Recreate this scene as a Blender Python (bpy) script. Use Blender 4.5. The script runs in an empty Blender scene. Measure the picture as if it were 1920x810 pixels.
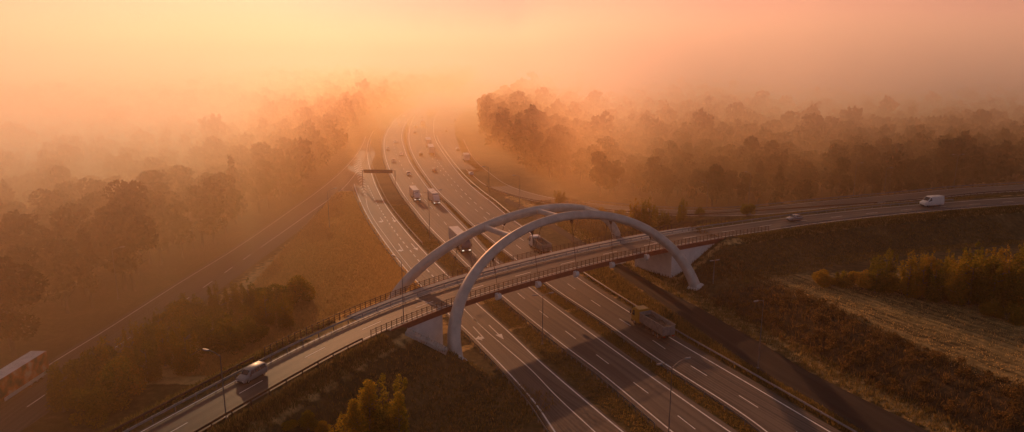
import bpy, math, random
import numpy as np
from mathutils import Vector

random.seed(7)
RNG = np.random.default_rng(11)
S = bpy.context.scene
COL = S.collection
R = math.radians

# ------------------------------------------------------------------ camera geometry
F, YH, H = 1341.4, 91.3, 50.0
PITCH = math.atan((405 - YH) / F)
SP, CP = math.sin(PITCH), math.cos(PITCH)


def at(x, y, z=0.0):
    u = (405 - y) / F
    t = (z - H) / (-SP + u * CP)
    return ((x - 960) / F * t, (CP + u * SP) * t)


def proj(X, Y, Z):
    z = Z - H
    d = Y * CP - z * SP
    return 960 + F * X / d, 405 - F * (Y * SP + z * CP) / d


def px(pts, z=0.0):
    return [at(p[0], p[1], p[2] if len(p) > 2 else z) + ((p[2] if len(p) > 2 else z),) for p in pts]


# ------------------------------------------------------------------ materials
def new_mat(name):
    m = bpy.data.materials.new(name)
    m.use_nodes = True
    return m, m.node_tree.nodes, m.node_tree.links


def noise_mat(name, c1, c2, scale=1.0, rough=0.85, detail=4, metallic=0.0, bump=0.0, c3=None, coords='Object', spec=0.3, stretch=None):
    m, n, l = new_mat(name)
    b = n['Principled BSDF']
    tc = n.new('ShaderNodeTexCoord')
    src = tc.outputs[coords]
    if stretch:
        mp = n.new('ShaderNodeMapping')
        mp.inputs['Scale'].default_value = stretch
        l.new(src, mp.inputs[0])
        src = mp.outputs[0]
    t = n.new('ShaderNodeTexNoise')
    t.inputs['Scale'].default_value = scale
    t.inputs['Detail'].default_value = detail
    l.new(src, t.inputs['Vector'])
    r = n.new('ShaderNodeValToRGB')
    r.color_ramp.elements[0].position = .3
    r.color_ramp.elements[1].position = .7
    r.color_ramp.elements[0].color = (*c1, 1)
    r.color_ramp.elements[1].color = (*c2, 1)
    if c3:
        e = r.color_ramp.elements.new(.5)
        e.color = (*c3, 1)
    l.new(t.outputs['Fac'], r.inputs[0])
    l.new(r.outputs[0], b.inputs['Base Color'])
    b.inputs['Roughness'].default_value = rough
    b.inputs['Metallic'].default_value = metallic
    b.inputs['Specular IOR Level'].default_value = spec
    if bump:
        bp = n.new('ShaderNodeBump')
        bp.inputs['Strength'].default_value = bump
        l.new(t.outputs['Fac'], bp.inputs['Height'])
        l.new(bp.outputs[0], b.inputs['Normal'])
    return m


def paint_mat(name, c, rough=0.35, metallic=0.0, spec=0.5, coat=0.0):
    k = [max(0, x * .82) for x in c]
    m = noise_mat(name, k, c, scale=2.3, rough=rough, metallic=metallic, spec=spec)
    if coat:
        m.node_tree.nodes['Principled BSDF'].inputs['Coat Weight'].default_value = coat
    return m


def emit_mat(name, c, s):
    m, n, l = new_mat(name)
    b = n['Principled BSDF']
    b.inputs['Base Color'].default_value = (.8, .8, .8, 1)
    b.inputs['Emission Color'].default_value = (*c, 1)
    b.inputs['Emission Strength'].default_value = s
    return m


def leaf_mat(name, ca, cb, cc, trans=0.45, per_object=True):
    m, n, l = new_mat(name)
    n.remove(n['Principled BSDF'])
    ge = n.new('ShaderNodeNewGeometry')
    oi = n.new('ShaderNodeObjectInfo')
    r = n.new('ShaderNodeValToRGB')
    r.color_ramp.elements[0].color = (*ca, 1)
    r.color_ramp.elements[1].color = (*cc, 1)
    e = r.color_ramp.elements.new(.55)
    e.color = (*cb, 1)
    a = n.new('ShaderNodeMath')
    a.operation = 'MULTIPLY_ADD'
    a.inputs[1].default_value = .55
    mu = n.new('ShaderNodeMath')
    mu.operation = 'MULTIPLY'
    mu.inputs[1].default_value = .45 if per_object else .45
    l.new(ge.outputs['Random Per Island'], a.inputs[0])
    l.new(oi.outputs['Random'], mu.inputs[0])
    l.new(mu.outputs[0], a.inputs[2])
    l.new(a.outputs[0], r.inputs[0])
    d = n.new('ShaderNodeBsdfDiffuse')
    t = n.new('ShaderNodeBsdfTranslucent')
    mx = n.new('ShaderNodeMixShader')
    mx.inputs[0].default_value = trans
    l.new(r.outputs[0], d.inputs[0])
    l.new(r.outputs[0], t.inputs[0])
    l.new(d.outputs[0], mx.inputs[1])
    l.new(t.outputs[0], mx.inputs[2])
    l.new(mx.outputs[0], n['Material Output'].inputs[0])
    return m


M = {}
M['arch'] = noise_mat('painted_steel', (.47, .44, .41), (.64, .6, .56), scale=.6, rough=.6, spec=.3)
M['concrete'] = noise_mat('concrete', (.34, .33, .32), (.48, .47, .45), scale=1.1, rough=.9, bump=.1)
M['white_concrete'] = noise_mat('white_concrete', (.66, .66, .67), (.8, .8, .8), scale=.7, rough=.85)
M['red_steel'] = noise_mat('red_steel', (.16, .045, .03), (.22, .07, .045), scale=1.5, rough=.6)
M['galv'] = noise_mat('galvanised', (.2, .2, .21), (.32, .32, .33), scale=3, rough=.5, metallic=.6)
M['rail_dark'] = noise_mat('dark_railing', (.06, .028, .02), (.1, .05, .035), scale=3, rough=.6)
M['pole'] = noise_mat('pole_steel', (.16, .16, .17), (.24, .24, .25), scale=2, rough=.5, metallic=.5)
M['paintline'] = noise_mat('road_paint', (.62, .62, .6), (.86, .86, .84), scale=1.2, rough=.6, c3=(.8, .8, .78))
M['rubber'] = noise_mat('rubber', (.012, .012, .012), (.025, .025, .025), scale=5, rough=.85)
M['rim'] = paint_mat('rim_metal', (.4, .4, .42), rough=.35, metallic=.7)
M['glass'] = paint_mat('car_glass', (.015, .017, .02), rough=.08, spec=.8)
M['black'] = paint_mat('black_plastic', (.02, .02, .022), rough=.55)
M['lamp'] = emit_mat('headlamp_lens', (1, .86, .62), .9)
M['lens'] = paint_mat('clear_lens', (.75, .75, .74), rough=.12, spec=.8)
M['tail'] = paint_mat('tail_lens', (.35, .01, .01), rough=.25)
M['white'] = paint_mat('white_paint', (.74, .74, .74), rough=.35, coat=.4)
M['silver'] = paint_mat('silver_paint', (.36, .36, .37), rough=.3, metallic=.6, coat=.5)
M['grey'] = paint_mat('grey_paint', (.36, .35, .34), rough=.45, metallic=.2, coat=.15)
M['dark'] = paint_mat('dark_paint', (.03, .032, .04), rough=.25, coat=.5)
M['blue'] = paint_mat('blue_paint', (.05, .08, .16), rough=.3, coat=.5)
M['red'] = paint_mat('red_paint', (.25, .03, .025), rough=.3, coat=.5)
M['yellow'] = paint_mat('yellow_paint', (.5, .28, .02), rough=.55, coat=.3)
M['tarp'] = noise_mat('trailer_roof', (.55, .54, .53), (.72, .71, .7), scale=.8, rough=.7)
M['trailer_side'] = noise_mat('trailer_side', (.45, .45, .45), (.6, .6, .6), scale=.6, rough=.6)
M['mural'] = noise_mat('trailer_mural', (.03, .02, .02), (.6, .5, .42), scale=.55, rough=.5, c3=(.5, .12, .03), detail=2)
M['tipper'] = noise_mat('tipper_steel', (.2, .2, .2), (.34, .33, .32), scale=1.4, rough=.6, metallic=.3)
M['load'] = noise_mat('tipper_load', (.05, .045, .04), (.1, .09, .08), scale=2.5, rough=1, bump=.8)
M['bark'] = noise_mat('bark', (.05, .038, .028), (.1, .08, .06), scale=4, rough=.95)
M['birch'] = noise_mat('pale_bark', (.12, .1, .08), (.3, .27, .22), scale=4, rough=.9)
M['leaf_forest'] = leaf_mat('leaf_forest', (.018, .03, .01), (.05, .055, .014), (.12, .07, .016), .35)
M['leaf_autumn'] = leaf_mat('leaf_autumn', (.08, .1, .016), (.32, .24, .025), (.6, .29, .03), .6)
M['leaf_gold'] = leaf_mat('leaf_gold', (.08, .1, .014), (.36, .27, .02), (.78, .4, .02), .62)
M['leaf_scrub'] = leaf_mat('leaf_scrub', (.035, .034, .012), (.13, .088, .03), (.36, .19, .06), .45)
M['grass_blade'] = leaf_mat('grass_blade', (0.054, 0.062, 0.016), (0.176, 0.135, 0.038), (0.459, 0.297, 0.095), .55)
M['grass_dry'] = leaf_mat('grass_dry', (.46, .3, .11), (.68, .44, .16), (.82, .55, .22), .6)
M['sign_back'] = noise_mat('sign_back', (.1, .1, .1), (.16, .16, .16), scale=2, rough=.6, metallic=.5)
M['lamp_glass'] = paint_mat('lamp_glass', (.7, .7, .68), rough=.5, spec=.5)
M['mast'] = paint_mat('mast_paint', (.3, .22, .2), rough=.7)


def asphalt(name, c1, c2, rough=.68, spec=.32):
    m, n, l = new_mat(name)
    b = n['Principled BSDF']
    tc = n.new('ShaderNodeTexCoord')
    big = n.new('ShaderNodeTexNoise')
    big.inputs['Scale'].default_value = .06
    big.inputs['Detail'].default_value = 6
    fine = n.new('ShaderNodeTexNoise')
    fine.inputs['Scale'].default_value = 2.2
    fine.inputs['Detail'].default_value = 5
    l.new(tc.outputs['Object'], big.inputs['Vector'])
    l.new(tc.outputs['Object'], fine.inputs['Vector'])
    # wheel tracks follow the strip's own across coordinate (UV x in metres)
    uv = n.new('ShaderNodeUVMap')
    mp = n.new('ShaderNodeMapping')
    mp.inputs['Scale'].default_value = (1.0, .012, 1)
    l.new(uv.outputs[0], mp.inputs[0])
    tr = n.new('ShaderNodeTexNoise')
    tr.inputs['Scale'].default_value = 1.1
    tr.inputs['Detail'].default_value = 3
    l.new(mp.outputs[0], tr.inputs['Vector'])
    a = n.new('ShaderNodeMath'); a.operation = 'MULTIPLY_ADD'
    a.inputs[1].default_value = .3
    l.new(big.outputs['Fac'], a.inputs[0])
    f2 = n.new('ShaderNodeMath'); f2.operation = 'MULTIPLY'
    f2.inputs[1].default_value = .15
    l.new(fine.outputs['Fac'], f2.inputs[0])
    l.new(f2.outputs[0], a.inputs[2])
    a2 = n.new('ShaderNodeMath'); a2.operation = 'MULTIPLY_ADD'
    a2.inputs[1].default_value = .55
    l.new(tr.outputs['Fac'], a2.inputs[0])
    l.new(a.outputs[0], a2.inputs[2])
    ux = n.new('ShaderNodeSeparateXYZ'); l.new(uv.outputs[0], ux.inputs[0])
    wv = n.new('ShaderNodeMath'); wv.operation = 'MULTIPLY'; wv.inputs[1].default_value = 2 * math.pi / 1.82
    l.new(ux.outputs[0], wv.inputs[0])
    sn = n.new('ShaderNodeMath'); sn.operation = 'SINE'; l.new(wv.outputs[0], sn.inputs[0])
    a3 = n.new('ShaderNodeMath'); a3.operation = 'MULTIPLY_ADD'; a3.inputs[1].default_value = .05
    l.new(sn.outputs[0], a3.inputs[0]); l.new(a2.outputs[0], a3.inputs[2])
    # resurfaced lengths: blocks of slightly different age
    bk = n.new('ShaderNodeTexVoronoi'); bk.inputs['Scale'].default_value = 1.0
    bm = n.new('ShaderNodeMapping'); bm.inputs['Scale'].default_value = (.27, .018, 1)
    l.new(uv.outputs[0], bm.inputs[0]); l.new(bm.outputs[0], bk.inputs['Vector'])
    bs = n.new('ShaderNodeSeparateColor'); l.new(bk.outputs['Color'], bs.inputs[0])
    a4 = n.new('ShaderNodeMath'); a4.operation = 'MULTIPLY_ADD'; a4.inputs[1].default_value = .15
    l.new(bs.outputs[0], a4.inputs[0]); l.new(a3.outputs[0], a4.inputs[2])
    a5 = n.new('ShaderNodeMath'); a5.operation = 'SUBTRACT'; a5.inputs[1].default_value = .075
    l.new(a4.outputs[0], a5.inputs[0])
    a2 = a5
    r = n.new('ShaderNodeValToRGB')
    r.color_ramp.elements[0].position = .4
    r.color_ramp.elements[1].position = .6
    r.color_ramp.elements[0].color = (*c1, 1)
    r.color_ramp.elements[1].color = (*c2, 1)
    l.new(a2.outputs[0], r.inputs[0])
    l.new(r.outputs[0], b.inputs['Base Color'])
    b.inputs['Roughness'].default_value = rough
    b.inputs['Specular IOR Level'].default_value = spec
    bp = n.new('ShaderNodeBump'); bp.inputs['Strength'].default_value = .15
    bp.inputs['Distance'].default_value = .05
    l.new(fine.outputs['Fac'], bp.inputs['Height'])
    l.new(bp.outputs[0], b.inputs['Normal'])
    return m


M['asphalt'] = asphalt('asphalt', (.045, .039, .034), (.09, .077, .066))
M['asphalt_pale'] = asphalt('asphalt_pale', (.058, .048, .04), (.13, .107, .086))
M['asphalt_dark'] = asphalt('asphalt_dark', (.018, .016, .014), (.036, .031, .027), .85, .15)
M['asphalt_ramp'] = asphalt('asphalt_ramp', (.05, .039, .031), (.11, .086, .066), .6, .3)


def ground_mat():
    m, n, l = new_mat('ground_cover')
    b = n['Principled BSDF']
    tc = n.new('ShaderNodeTexCoord')
    at_ = n.new('ShaderNodeAttribute'); at_.attribute_name = 'zone'
    sp = n.new('ShaderNodeSeparateColor')
    l.new(at_.outputs['Color'], sp.inputs[0])

    def noise(scale, detail=5, vec=None):
        t = n.new('ShaderNodeTexNoise')
        t.inputs['Scale'].default_value = scale
        t.inputs['Detail'].default_value = detail
        l.new(vec or tc.outputs['Object'], t.inputs['Vector'])
        return t.outputs['Fac']

    def ramp(fac, *cs):
        r = n.new('ShaderNodeValToRGB')
        els = r.color_ramp.elements
        els[0].position, els[0].color = cs[0][0], (*cs[0][1], 1)
        els[1].position, els[1].color = cs[-1][0], (*cs[-1][1], 1)
        for p, c in cs[1:-1]:
            e = els.new(p); e.color = (*c, 1)
        l.new(fac, r.inputs[0])
        return r.outputs[0]

    def mix(fac, a, c):
        x = n.new('ShaderNodeMix'); x.data_type = 'RGBA'
        l.new(fac, x.inputs[0]); l.new(a, x.inputs[6]); l.new(c, x.inputs[7])
        return x.outputs[2]

    def mad(v, k, c):
        x = n.new('ShaderNodeMath'); x.operation = 'MULTIPLY_ADD'; x.use_clamp = True
        l.new(v, x.inputs[0]); x.inputs[1].default_value = k
        if isinstance(c, float): x.inputs[2].default_value = c
        else: l.new(c, x.inputs[2])
        return x.outputs[0]

    n1 = noise(.11); n2 = noise(.9, 8); n3 = noise(4.5, 4)
    half = mad(n1, .5, mad(n2, .5, 0.0))
    grass = ramp(half, (.32, (.03, .031, .012)), (.5, (.08, .066, .026)), (.66, (.18, .13, .055)))
    straw = ramp(mad(n1, .35, mad(n2, .65, 0.0)), (.3, (.34, .22, .085)), (.5, (.52, .35, .14)), (.68, (.66, .46, .2)))
    # stubble field with drill rows
    rot = n.new('ShaderNodeMapping')
    rot.inputs['Rotation'].default_value = (0, 0, R(62))
    l.new(tc.outputs['Object'], rot.inputs[0])
    st = n.new('ShaderNodeMapping'); st.inputs['Scale'].default_value = (.05, 1.1, 1)
    l.new(rot.outputs[0], st.inputs[0])
    rows = noise(1.0, 6, st.outputs[0])
    field = ramp(mad(rows, .6, mad(n2, .4, 0.0)), (.36, (.07, .05, .02)), (.5, (.24, .17, .065)), (.66, (.44, .31, .13)))
    soil = ramp(mad(n2, .6, mad(n3, .4, 0.0)), (.35, (.03, .022, .012)), (.65, (.11, .075, .035)))
    jit = n.new('ShaderNodeMath'); jit.operation = 'MULTIPLY_ADD'
    l.new(n2, jit.inputs[0]); jit.inputs[1].default_value = .9; jit.inputs[2].default_value = -.45

    def mask(ch):
        x = n.new('ShaderNodeMath'); x.operation = 'ADD'
        l.new(sp.outputs[ch], x.inputs[0]); l.new(jit.outputs[0], x.inputs[1])
        y = n.new('ShaderNodeMapRange'); y.inputs[1].default_value = .35; y.inputs[2].default_value = .65
        l.new(x.outputs[0], y.inputs[0])
        return y.outputs[0]

    c = mix(mask(0), grass, field)
    c = mix(mask(1), c, straw)
    c = mix(mask(2), c, soil)
    l.new(c, b.inputs['Base Color'])
    b.inputs['Roughness'].default_value = .95
    b.inputs['Specular IOR Level'].default_value = .1
    bp = n.new('ShaderNodeBump'); bp.inputs['Strength'].default_value = .9; bp.inputs['Distance'].default_value = .5
    l.new(mad(n2, .5, mad(n3, .3, mad(rows, .3, 0.0))), bp.inputs['Height'])
    l.new(bp.outputs[0], b.inputs['Normal'])
    return m


M['ground'] = ground_mat()


# ------------------------------------------------------------------ mesh helpers
class MB:
    def __init__(self):
        self.v, self.f, self.m, self.uv = [], [], [], {}

    def add(self, vs, fs, mi=0):
        o = len(self.v)
        self.v += [tuple(p) for p in vs]
        for f in fs:
            self.f.append(tuple(o + i for i in f)); self.m.append(mi)
        return o

    def box(self, x0, x1, y0, y1, z0, z1, mi=0):
        self.add([(x, y, z) for x in (x0, x1) for y in (y0, y1) for z in (z0, z1)],
                 [(0, 1, 3, 2), (4, 6, 7, 5), (0, 4, 5, 1), (2, 3, 7, 6), (0, 2, 6, 4), (1, 5, 7, 3)], mi)

    def bbox(self, x0, x1, y0, y1, z0, z1, c=.08, mi=0):
        """box with chamfered vertical and top edges"""
        def ring(x0, x1, y0, y1, z):
            return [(x0 + c, y0, z), (x1 - c, y0, z), (x1, y0 + c, z), (x1, y1 - c, z), (x1 - c, y1, z), (x0 + c, y1, z), (x0, y1 - c, z), (x0, y0 + c, z)]
        rs = [ring(x0, x1, y0, y1, z0), ring(x0, x1, y0, y1, z1 - c), ring(x0 + c, x1 - c, y0 + c, y1 - c, z1)]
        o = self.add(sum(rs, []), [], mi)
        for k in range(2):
            for i in range(8):
                j = (i + 1) % 8
                self.f.append((o + k * 8 + i, o + k * 8 + j, o + k * 8 + 8 + j, o + k * 8 + 8 + i)); self.m.append(mi)
        self.f.append(tuple(o + 16 + i for i in range(8))); self.m.append(mi)
        self.f.append(tuple(o + 7 - i for i in range(8))); self.m.append(mi)

    def tube(self, pts, rad, n=8, mi=0, cap=True):
        pts = [Vector(p) for p in pts]
        rad = rad if hasattr(rad, '__len__') else [rad] * len(pts)
        o = len(self.v)
        up = Vector((0, 0, 1))
        for i, p in enumerate(pts):
            t = (pts[min(i + 1, len(pts) - 1)] - pts[max(i - 1, 0)]).normalized()
            a = t.cross(up if abs(t.z) < .95 else Vector((1, 0, 0))).normalized()
            b = t.cross(a)
            for k in range(n):
                w = 2 * math.pi * k / n
                self.v.append(tuple(p + (a * math.cos(w) + b * math.sin(w)) * rad[i]))
        for i in range(len(pts) - 1):
            for k in range(n):
                k2 = (k + 1) % n
                self.f.append((o + i * n + k, o + i * n + k2, o + (i + 1) * n + k2, o + (i + 1) * n + k)); self.m.append(mi)
        if cap:
            self.f.append(tuple(o + k for k in range(n))); self.m.append(mi)
            self.f.append(tuple(o + (len(pts) - 1) * n + n - 1 - k for k in range(n))); self.m.append(mi)

    def loft(self, rings, mi=0, cap=True, closed=True):
        n = len(rings[0])
        o = self.add(sum([list(r) for r in rings], []), [], mi)
        for i in range(len(rings) - 1):
            for k in range(n if closed else n - 1):
                k2 = (k + 1) % n
                self.f.append((o + i * n + k, o + i * n + k2, o + (i + 1) * n + k2, o + (i + 1) * n + k)); self.m.append(mi)
        if cap:
            self.f.append(tuple(o + n - 1 - k for k in range(n))); self.m.append(mi)
            self.f.append(tuple(o + (len(rings) - 1) * n + k for k in range(n))); self.m.append(mi)

    def strip(self, L, Rr, mi=0, uvw=None):
        """quads between two equal-length 3D polylines; UV in metres across / along"""
        o = len(self.v)
        s = 0
        for i, (a, b) in enumerate(zip(L, Rr)):
            if i: s += (Vector(a) - Vector(L[i - 1])).length
            w = (Vector(a) - Vector(b)).length
            self.uv[len(self.v)] = (0, s); self.v.append(tuple(a))
            self.uv[len(self.v)] = (w, s); self.v.append(tuple(b))
        for i in range(len(L) - 1):
            self.f.append((o + 2 * i, o + 2 * i + 1, o + 2 * i + 3, o + 2 * i + 2)); self.m.append(mi)


def link(name, mb, mats, parent=None, smooth=False, kind=None, **props):
    if isinstance(mb, MB):
        me = bpy.data.meshes.new(name)
        me.from_pydata(mb.v, [], mb.f)
        if mb.uv:
            ul = me.uv_layers.new(name='UVMap')
            idx = np.empty(len(me.loops), dtype=np.int32)
            me.loops.foreach_get('vertex_index', idx)
            arr = np.zeros((len(mb.v), 2), dtype=np.float32)
            for k, u in mb.uv.items(): arr[k] = u
            ul.data.foreach_set('uv', arr[idx].ravel())
        if any(mb.m):
            me.polygons.foreach_set('material_index', np.array(mb.m, dtype=np.int32))
        if smooth is True:
            me.polygons.foreach_set('use_smooth', np.ones(len(me.polygons), dtype=bool))
        elif smooth:
            me.polygons.foreach_set('use_smooth', np.ones(len(me.polygons), dtype=bool))
            me.set_sharp_from_angle(angle=R(smooth))
        me.validate()
        me.update()
    else:
        me = mb
    for m in (mats if isinstance(mats, (list, tuple)) else [mats]):
        if len(me.materials) < 8 and m is not None and m.name not in [x.name for x in me.materials]:
            me.materials.append(m)
    o = bpy.data.objects.new(name, me)
    COL.objects.link(o)
    if parent is not None:
        o.parent = parent
    if kind: o['kind'] = kind
    for k, v in props.items(): o[k] = v
    return o


def quads_mesh(name, V, F=None, mat=None):
    """fast mesh from numpy verts; F is (n,4) or None for consecutive quads"""
    V = np.asarray(V, dtype=np.float32).reshape(-1, 3)
    if F is None:
        F = np.arange(len(V), dtype=np.int32).reshape(-1, 4)
    me = bpy.data.meshes.new(name)
    me.vertices.add(len(V)); me.vertices.foreach_set('co', V.ravel())
    me.loops.add(F.size); me.loops.foreach_set('vertex_index', F.astype(np.int32).ravel())
    me.polygons.add(len(F))
    k = F.shape[1]
    me.polygons.foreach_set('loop_start', np.arange(0, F.size, k, dtype=np.int32))
    me.polygons.foreach_set('loop_total', np.full(len(F), k, dtype=np.int32))
    me.update(calc_edges=True)
    if mat: me.materials.append(mat)
    return me


def empty(name, loc=(0, 0, 0), rz=0.0, label=None, cat=None, group=None):
    o = bpy.data.objects.new(name, None)
    COL.objects.link(o)
    o.location = loc
    o.rotation_euler = (0, 0, rz)
    if label: o['label'] = label
    if cat: o['category'] = cat
    if group: o['group'] = group
    return o


def copy_tree(o, parent=None, **props):
    c = o.copy(); COL.objects.link(c); c.parent = parent
    for k, v in props.items(): c[k] = v
    for ch in list(o.children): copy_tree(ch, c)
    return c


# ------------------------------------------------------------------ polylines
def smooth_line(pts, step=2.0):
    P = np.array(pts, dtype=float)
    if P.shape[1] == 2: P = np.hstack([P, np.zeros((len(P), 1))])
    P = np.vstack([2 * P[0] - P[1], P, 2 * P[-1] - P[-2]])
    out = []
    for i in range(1, len(P) - 2):
        p0, p1, p2, p3 = P[i - 1], P[i], P[i + 1], P[i + 2]
        # centripetal Catmull-Rom
        t0 = 0.0
        t1 = t0 + np.linalg.norm(p1 - p0) ** .5
        t2 = t1 + np.linalg.norm(p2 - p1) ** .5
        t3 = t2 + np.linalg.norm(p3 - p2) ** .5
        for t in np.linspace(t1, t2, 24, endpoint=False):
            a1 = (t1 - t) / (t1 - t0) * p0 + (t - t0) / (t1 - t0) * p1
            a2 = (t2 - t) / (t2 - t1) * p1 + (t - t1) / (t2 - t1) * p2
            a3 = (t3 - t) / (t3 - t2) * p2 + (t - t2) / (t3 - t2) * p3
            b1 = (t2 - t) / (t2 - t0) * a1 + (t - t0) / (t2 - t0) * a2
            b2 = (t3 - t) / (t3 - t1) * a2 + (t - t1) / (t3 - t1) * a3
            out.append((t2 - t) / (t2 - t1) * b1 + (t - t1) / (t2 - t1) * b2)
    out.append(P[-2])
    return resample(np.array(out), step)


def resample(P, step=None, n=None):
    d = np.concatenate([[0], np.cumsum(np.linalg.norm(np.diff(P, axis=0), axis=1))])
    if n is None: n = max(2, int(round(d[-1] / step)) + 1)
    s = np.linspace(0, d[-1], n)
    return np.stack([np.interp(s, d, P[:, k]) for k in range(P.shape[1])], 1)


def length(P):
    return float(np.linalg.norm(np.diff(P, axis=0), axis=1).sum())


def normals(P):
    t = np.gradient(P[:, :2], axis=0)
    t /= np.linalg.norm(t, axis=1)[:, None] + 1e-9
    return np.stack([-t[:, 1], t[:, 0]], 1)      # left of travel


def offset(P, u, dz=0.0):
    n = normals(P)
    Q = P.copy()
    Q[:, :2] += n * (u[:, None] if hasattr(u, 'shape') else u)
    Q[:, 2] += dz
    return Q


def setz(P, z):
    Q = P.copy(); Q[:, 2] = z
    return Q


def near_uv(P, X, Y):
    """nearest point on polyline: along-distance, signed left offset, z"""
    P = np.asarray(P)
    s = np.concatenate([[0], np.cumsum(np.linalg.norm(np.diff(P[:, :2], axis=0), axis=1))])
    bd = np.full(X.shape, 1e18); bs = np.zeros(X.shape); bu = np.zeros(X.shape); bz = np.zeros(X.shape)
    for i in range(len(P) - 1):
        a, b = P[i], P[i + 1]
        ab = b[:2] - a[:2]
        L2 = ab @ ab + 1e-12
        t = np.clip(((X - a[0]) * ab[0] + (Y - a[1]) * ab[1]) / L2, 0, 1)
        dx, dy = X - a[0] - t * ab[0], Y - a[1] - t * ab[1]
        d = dx * dx + dy * dy
        k = d < bd
        bd = np.where(k, d, bd)
        bs = np.where(k, s[i] + t * math.sqrt(L2), bs)
        sg = np.where(ab[0] * dy - ab[1] * dx >= 0, 1.0, -1.0)
        bu = np.where(k, sg * np.sqrt(d), bu)
        bz = np.where(k, a[2] + t * (b[2] - a[2]), bz)
    return bs, bu, bz


def in_poly(poly, X, Y):
    r = np.zeros(X.shape, dtype=bool)
    n = len(poly)
    for i in range(n):
        x0, y0 = poly[i][:2]; x1, y1 = poly[(i + 1) % n][:2]
        c = ((y0 > Y) != (y1 > Y)) & (X < (x1 - x0) * (Y - y0) / ((y1 - y0) if y1 != y0 else 1e-9) + x0)
        r ^= c
    return r


def extend(P, L):
    a, b = np.array(P[0], float), np.array(P[1], float)
    return [tuple(a + (a - b) / np.linalg.norm(a - b) * L)] + list(P)


# ------------------------------------------------------------------ bridge frame and traced lines
PHI = R(53.25)
BC = np.array([7.6, 136.66])
BE = np.array([math.sin(PHI), math.cos(PHI)])
BN = np.array([-math.cos(PHI), math.sin(PHI)])
ZD = 7.5


def bw(a, l, z=0.0):
    p = BC + BE * a + BN * l
    return (p[0], p[1], z)


NE = smooth_line([bw(a, l, ZD) for a, l in [(-118, -52), (-100, -40.8), (-85, -32.5), (-71.4, -24.9), (-58.2, -17.9), (-50.6, -14.2), (-41.5, -10.6), (-31.1, -7.7), (-20.9, -5.9), (-9.2, -4.7), (1, -4.1), (12, -3.9), (25, -4.3), (36.4, -5.2), (45.9, -6.4), (53.7, -7.8), (77, -12.3), (100, -18.5), (113.4, -22.8), (124.2, -26.6), (143, -33.8), (165, -43.5), (205, -62), (260, -90)]], 2.0)
_rel = NE[:, :2] - BC
NEA = _rel @ BE                                    # along-bridge coordinate of every near-edge point
WD = np.interp(NEA, [-70, -45, -18, 30, 60], [9.2, 9.6, 11.9, 12.4, 11.6])       # total deck / ramp width
WB = np.interp(NEA, [-70, -45, -20, 40], [7.1, 7.3, 8.3, 8.8])                    # far edge of carriageway
CLN = offset(NE, WD / 2)

SLIP = smooth_line([(215, 240, 7.5), (188, 229, 7.5), (161, 221, 7.48), (139, 215.5, 7.4), (121, 209, 7.2), (91, 202.5, 6.1), (67, 200, 4.4), (53, 205, 3.0), (39, 214.5, 1.6), (24, 226, .7), (14, 234.5, .3), (5, 245, .05), (-5, 263, .0), (-13, 291, 0), (-21, 327, 0), (-29, 384, 0), (-36, 449, 0), (-40, 517, 0), (-38, 600, 0), (-25, 700, 0)], 3.0)
R2L = smooth_line(extend(px([(1700, 860), (1620, 810), (1520, 748), (1420, 692), (1340, 638), (1270, 588), (1200, 541), (1140, 497), (1080, 458), (1030, 426), (985, 400), (945, 378)]), 66), 3)
R2R = smooth_line(extend(px([(1830, 860), (1737, 808), (1680, 779), (1600, 740), (1520, 700), (1445, 654), (1380, 618), (1310, 577), (1240, 541), (1165, 496), (1100, 458), (1052, 428), (1000, 396), (950, 372)]), 66), 3)

m7 = px([(1640, 860), (1555, 810), (1400, 718), (1262, 637), (1180, 586), (1110, 540), (1040, 491), (994, 459), (963, 439), (925, 408), (890, 380), (850, 339), (818.5, 298.5), (806, 272), (800, 250), (800, 228)])
L2 = px([(1062, 500), (1020, 459), (985, 430), (946, 400.7), (922, 380), (898.5, 362), (869, 335.5), (839, 298.5), (817, 263), (812.6, 239), (815, 222), (824, 206)])
m6 = px([(1500, 860), (1400, 782), (1240, 678), (1133, 603), (1038, 540), (951, 473), (907, 438), (884, 418.5), (854, 389), (824, 361), (798, 328), (780, 300), (771, 281), (767, 264), (767, 249), (772, 228.5), (782, 212), (800, 197)])
m5 = px([(1445, 860), (1365, 808), (1193, 687), (1023, 563), (993, 540), (918, 479), (876, 433), (840, 396), (806, 358), (776, 317), (764, 296), (757, 276), (753, 259), (755.5, 242), (764, 226), (780, 209), (800, 194)])
m4 = px([(1322, 860), (1260, 810), (1127, 700), (1060, 650), (960, 570), (880, 500), (840, 460), (804.5, 424.5), (782, 397), (758.5, 367), (729, 314), (720.5, 280), (722, 258), (730, 240), (744, 222), (765, 206)])
m3 = px([(1230, 860), (1167, 810), (1017, 683), (948, 618), (893, 569), (840, 518), (804, 482), (769, 444), (749, 420), (725, 388), (706, 352), (697, 327), (690, 300), (688, 280), (692, 262), (700, 245)])
m2 = px([(1117, 812), (1043, 743), (995, 693), (948, 652), (901, 611), (872, 582)])
m1 = px([(1075, 860), (1038, 807), (1004, 757), (967, 714), (927, 672), (881, 626), (826, 574), (778, 524), (747, 488), (713, 442), (693, 411), (680, 386.7), (668, 358), (664, 345)])
LRU = px([(-120, 826), (0, 745), (96, 682), (200, 618), (333, 533), (442, 466), (535, 402), (600, 356), (640, 322), (664, 296), (678, 275), (686, 255)])
LRD = px([(-60, 836), (81, 743), (122, 714), (236, 638.5), (350, 561), (432, 504), (577, 402), (640, 356), (672, 318), (688, 288)])



m1, m3, m4, m5, m6, m7, LRU, LRD = [extend(P, 67.2) for P in (m1, m3, m4, m5, m6, m7, LRU, LRD)]
# ------------------------------------------------------------------ terrain


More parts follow.
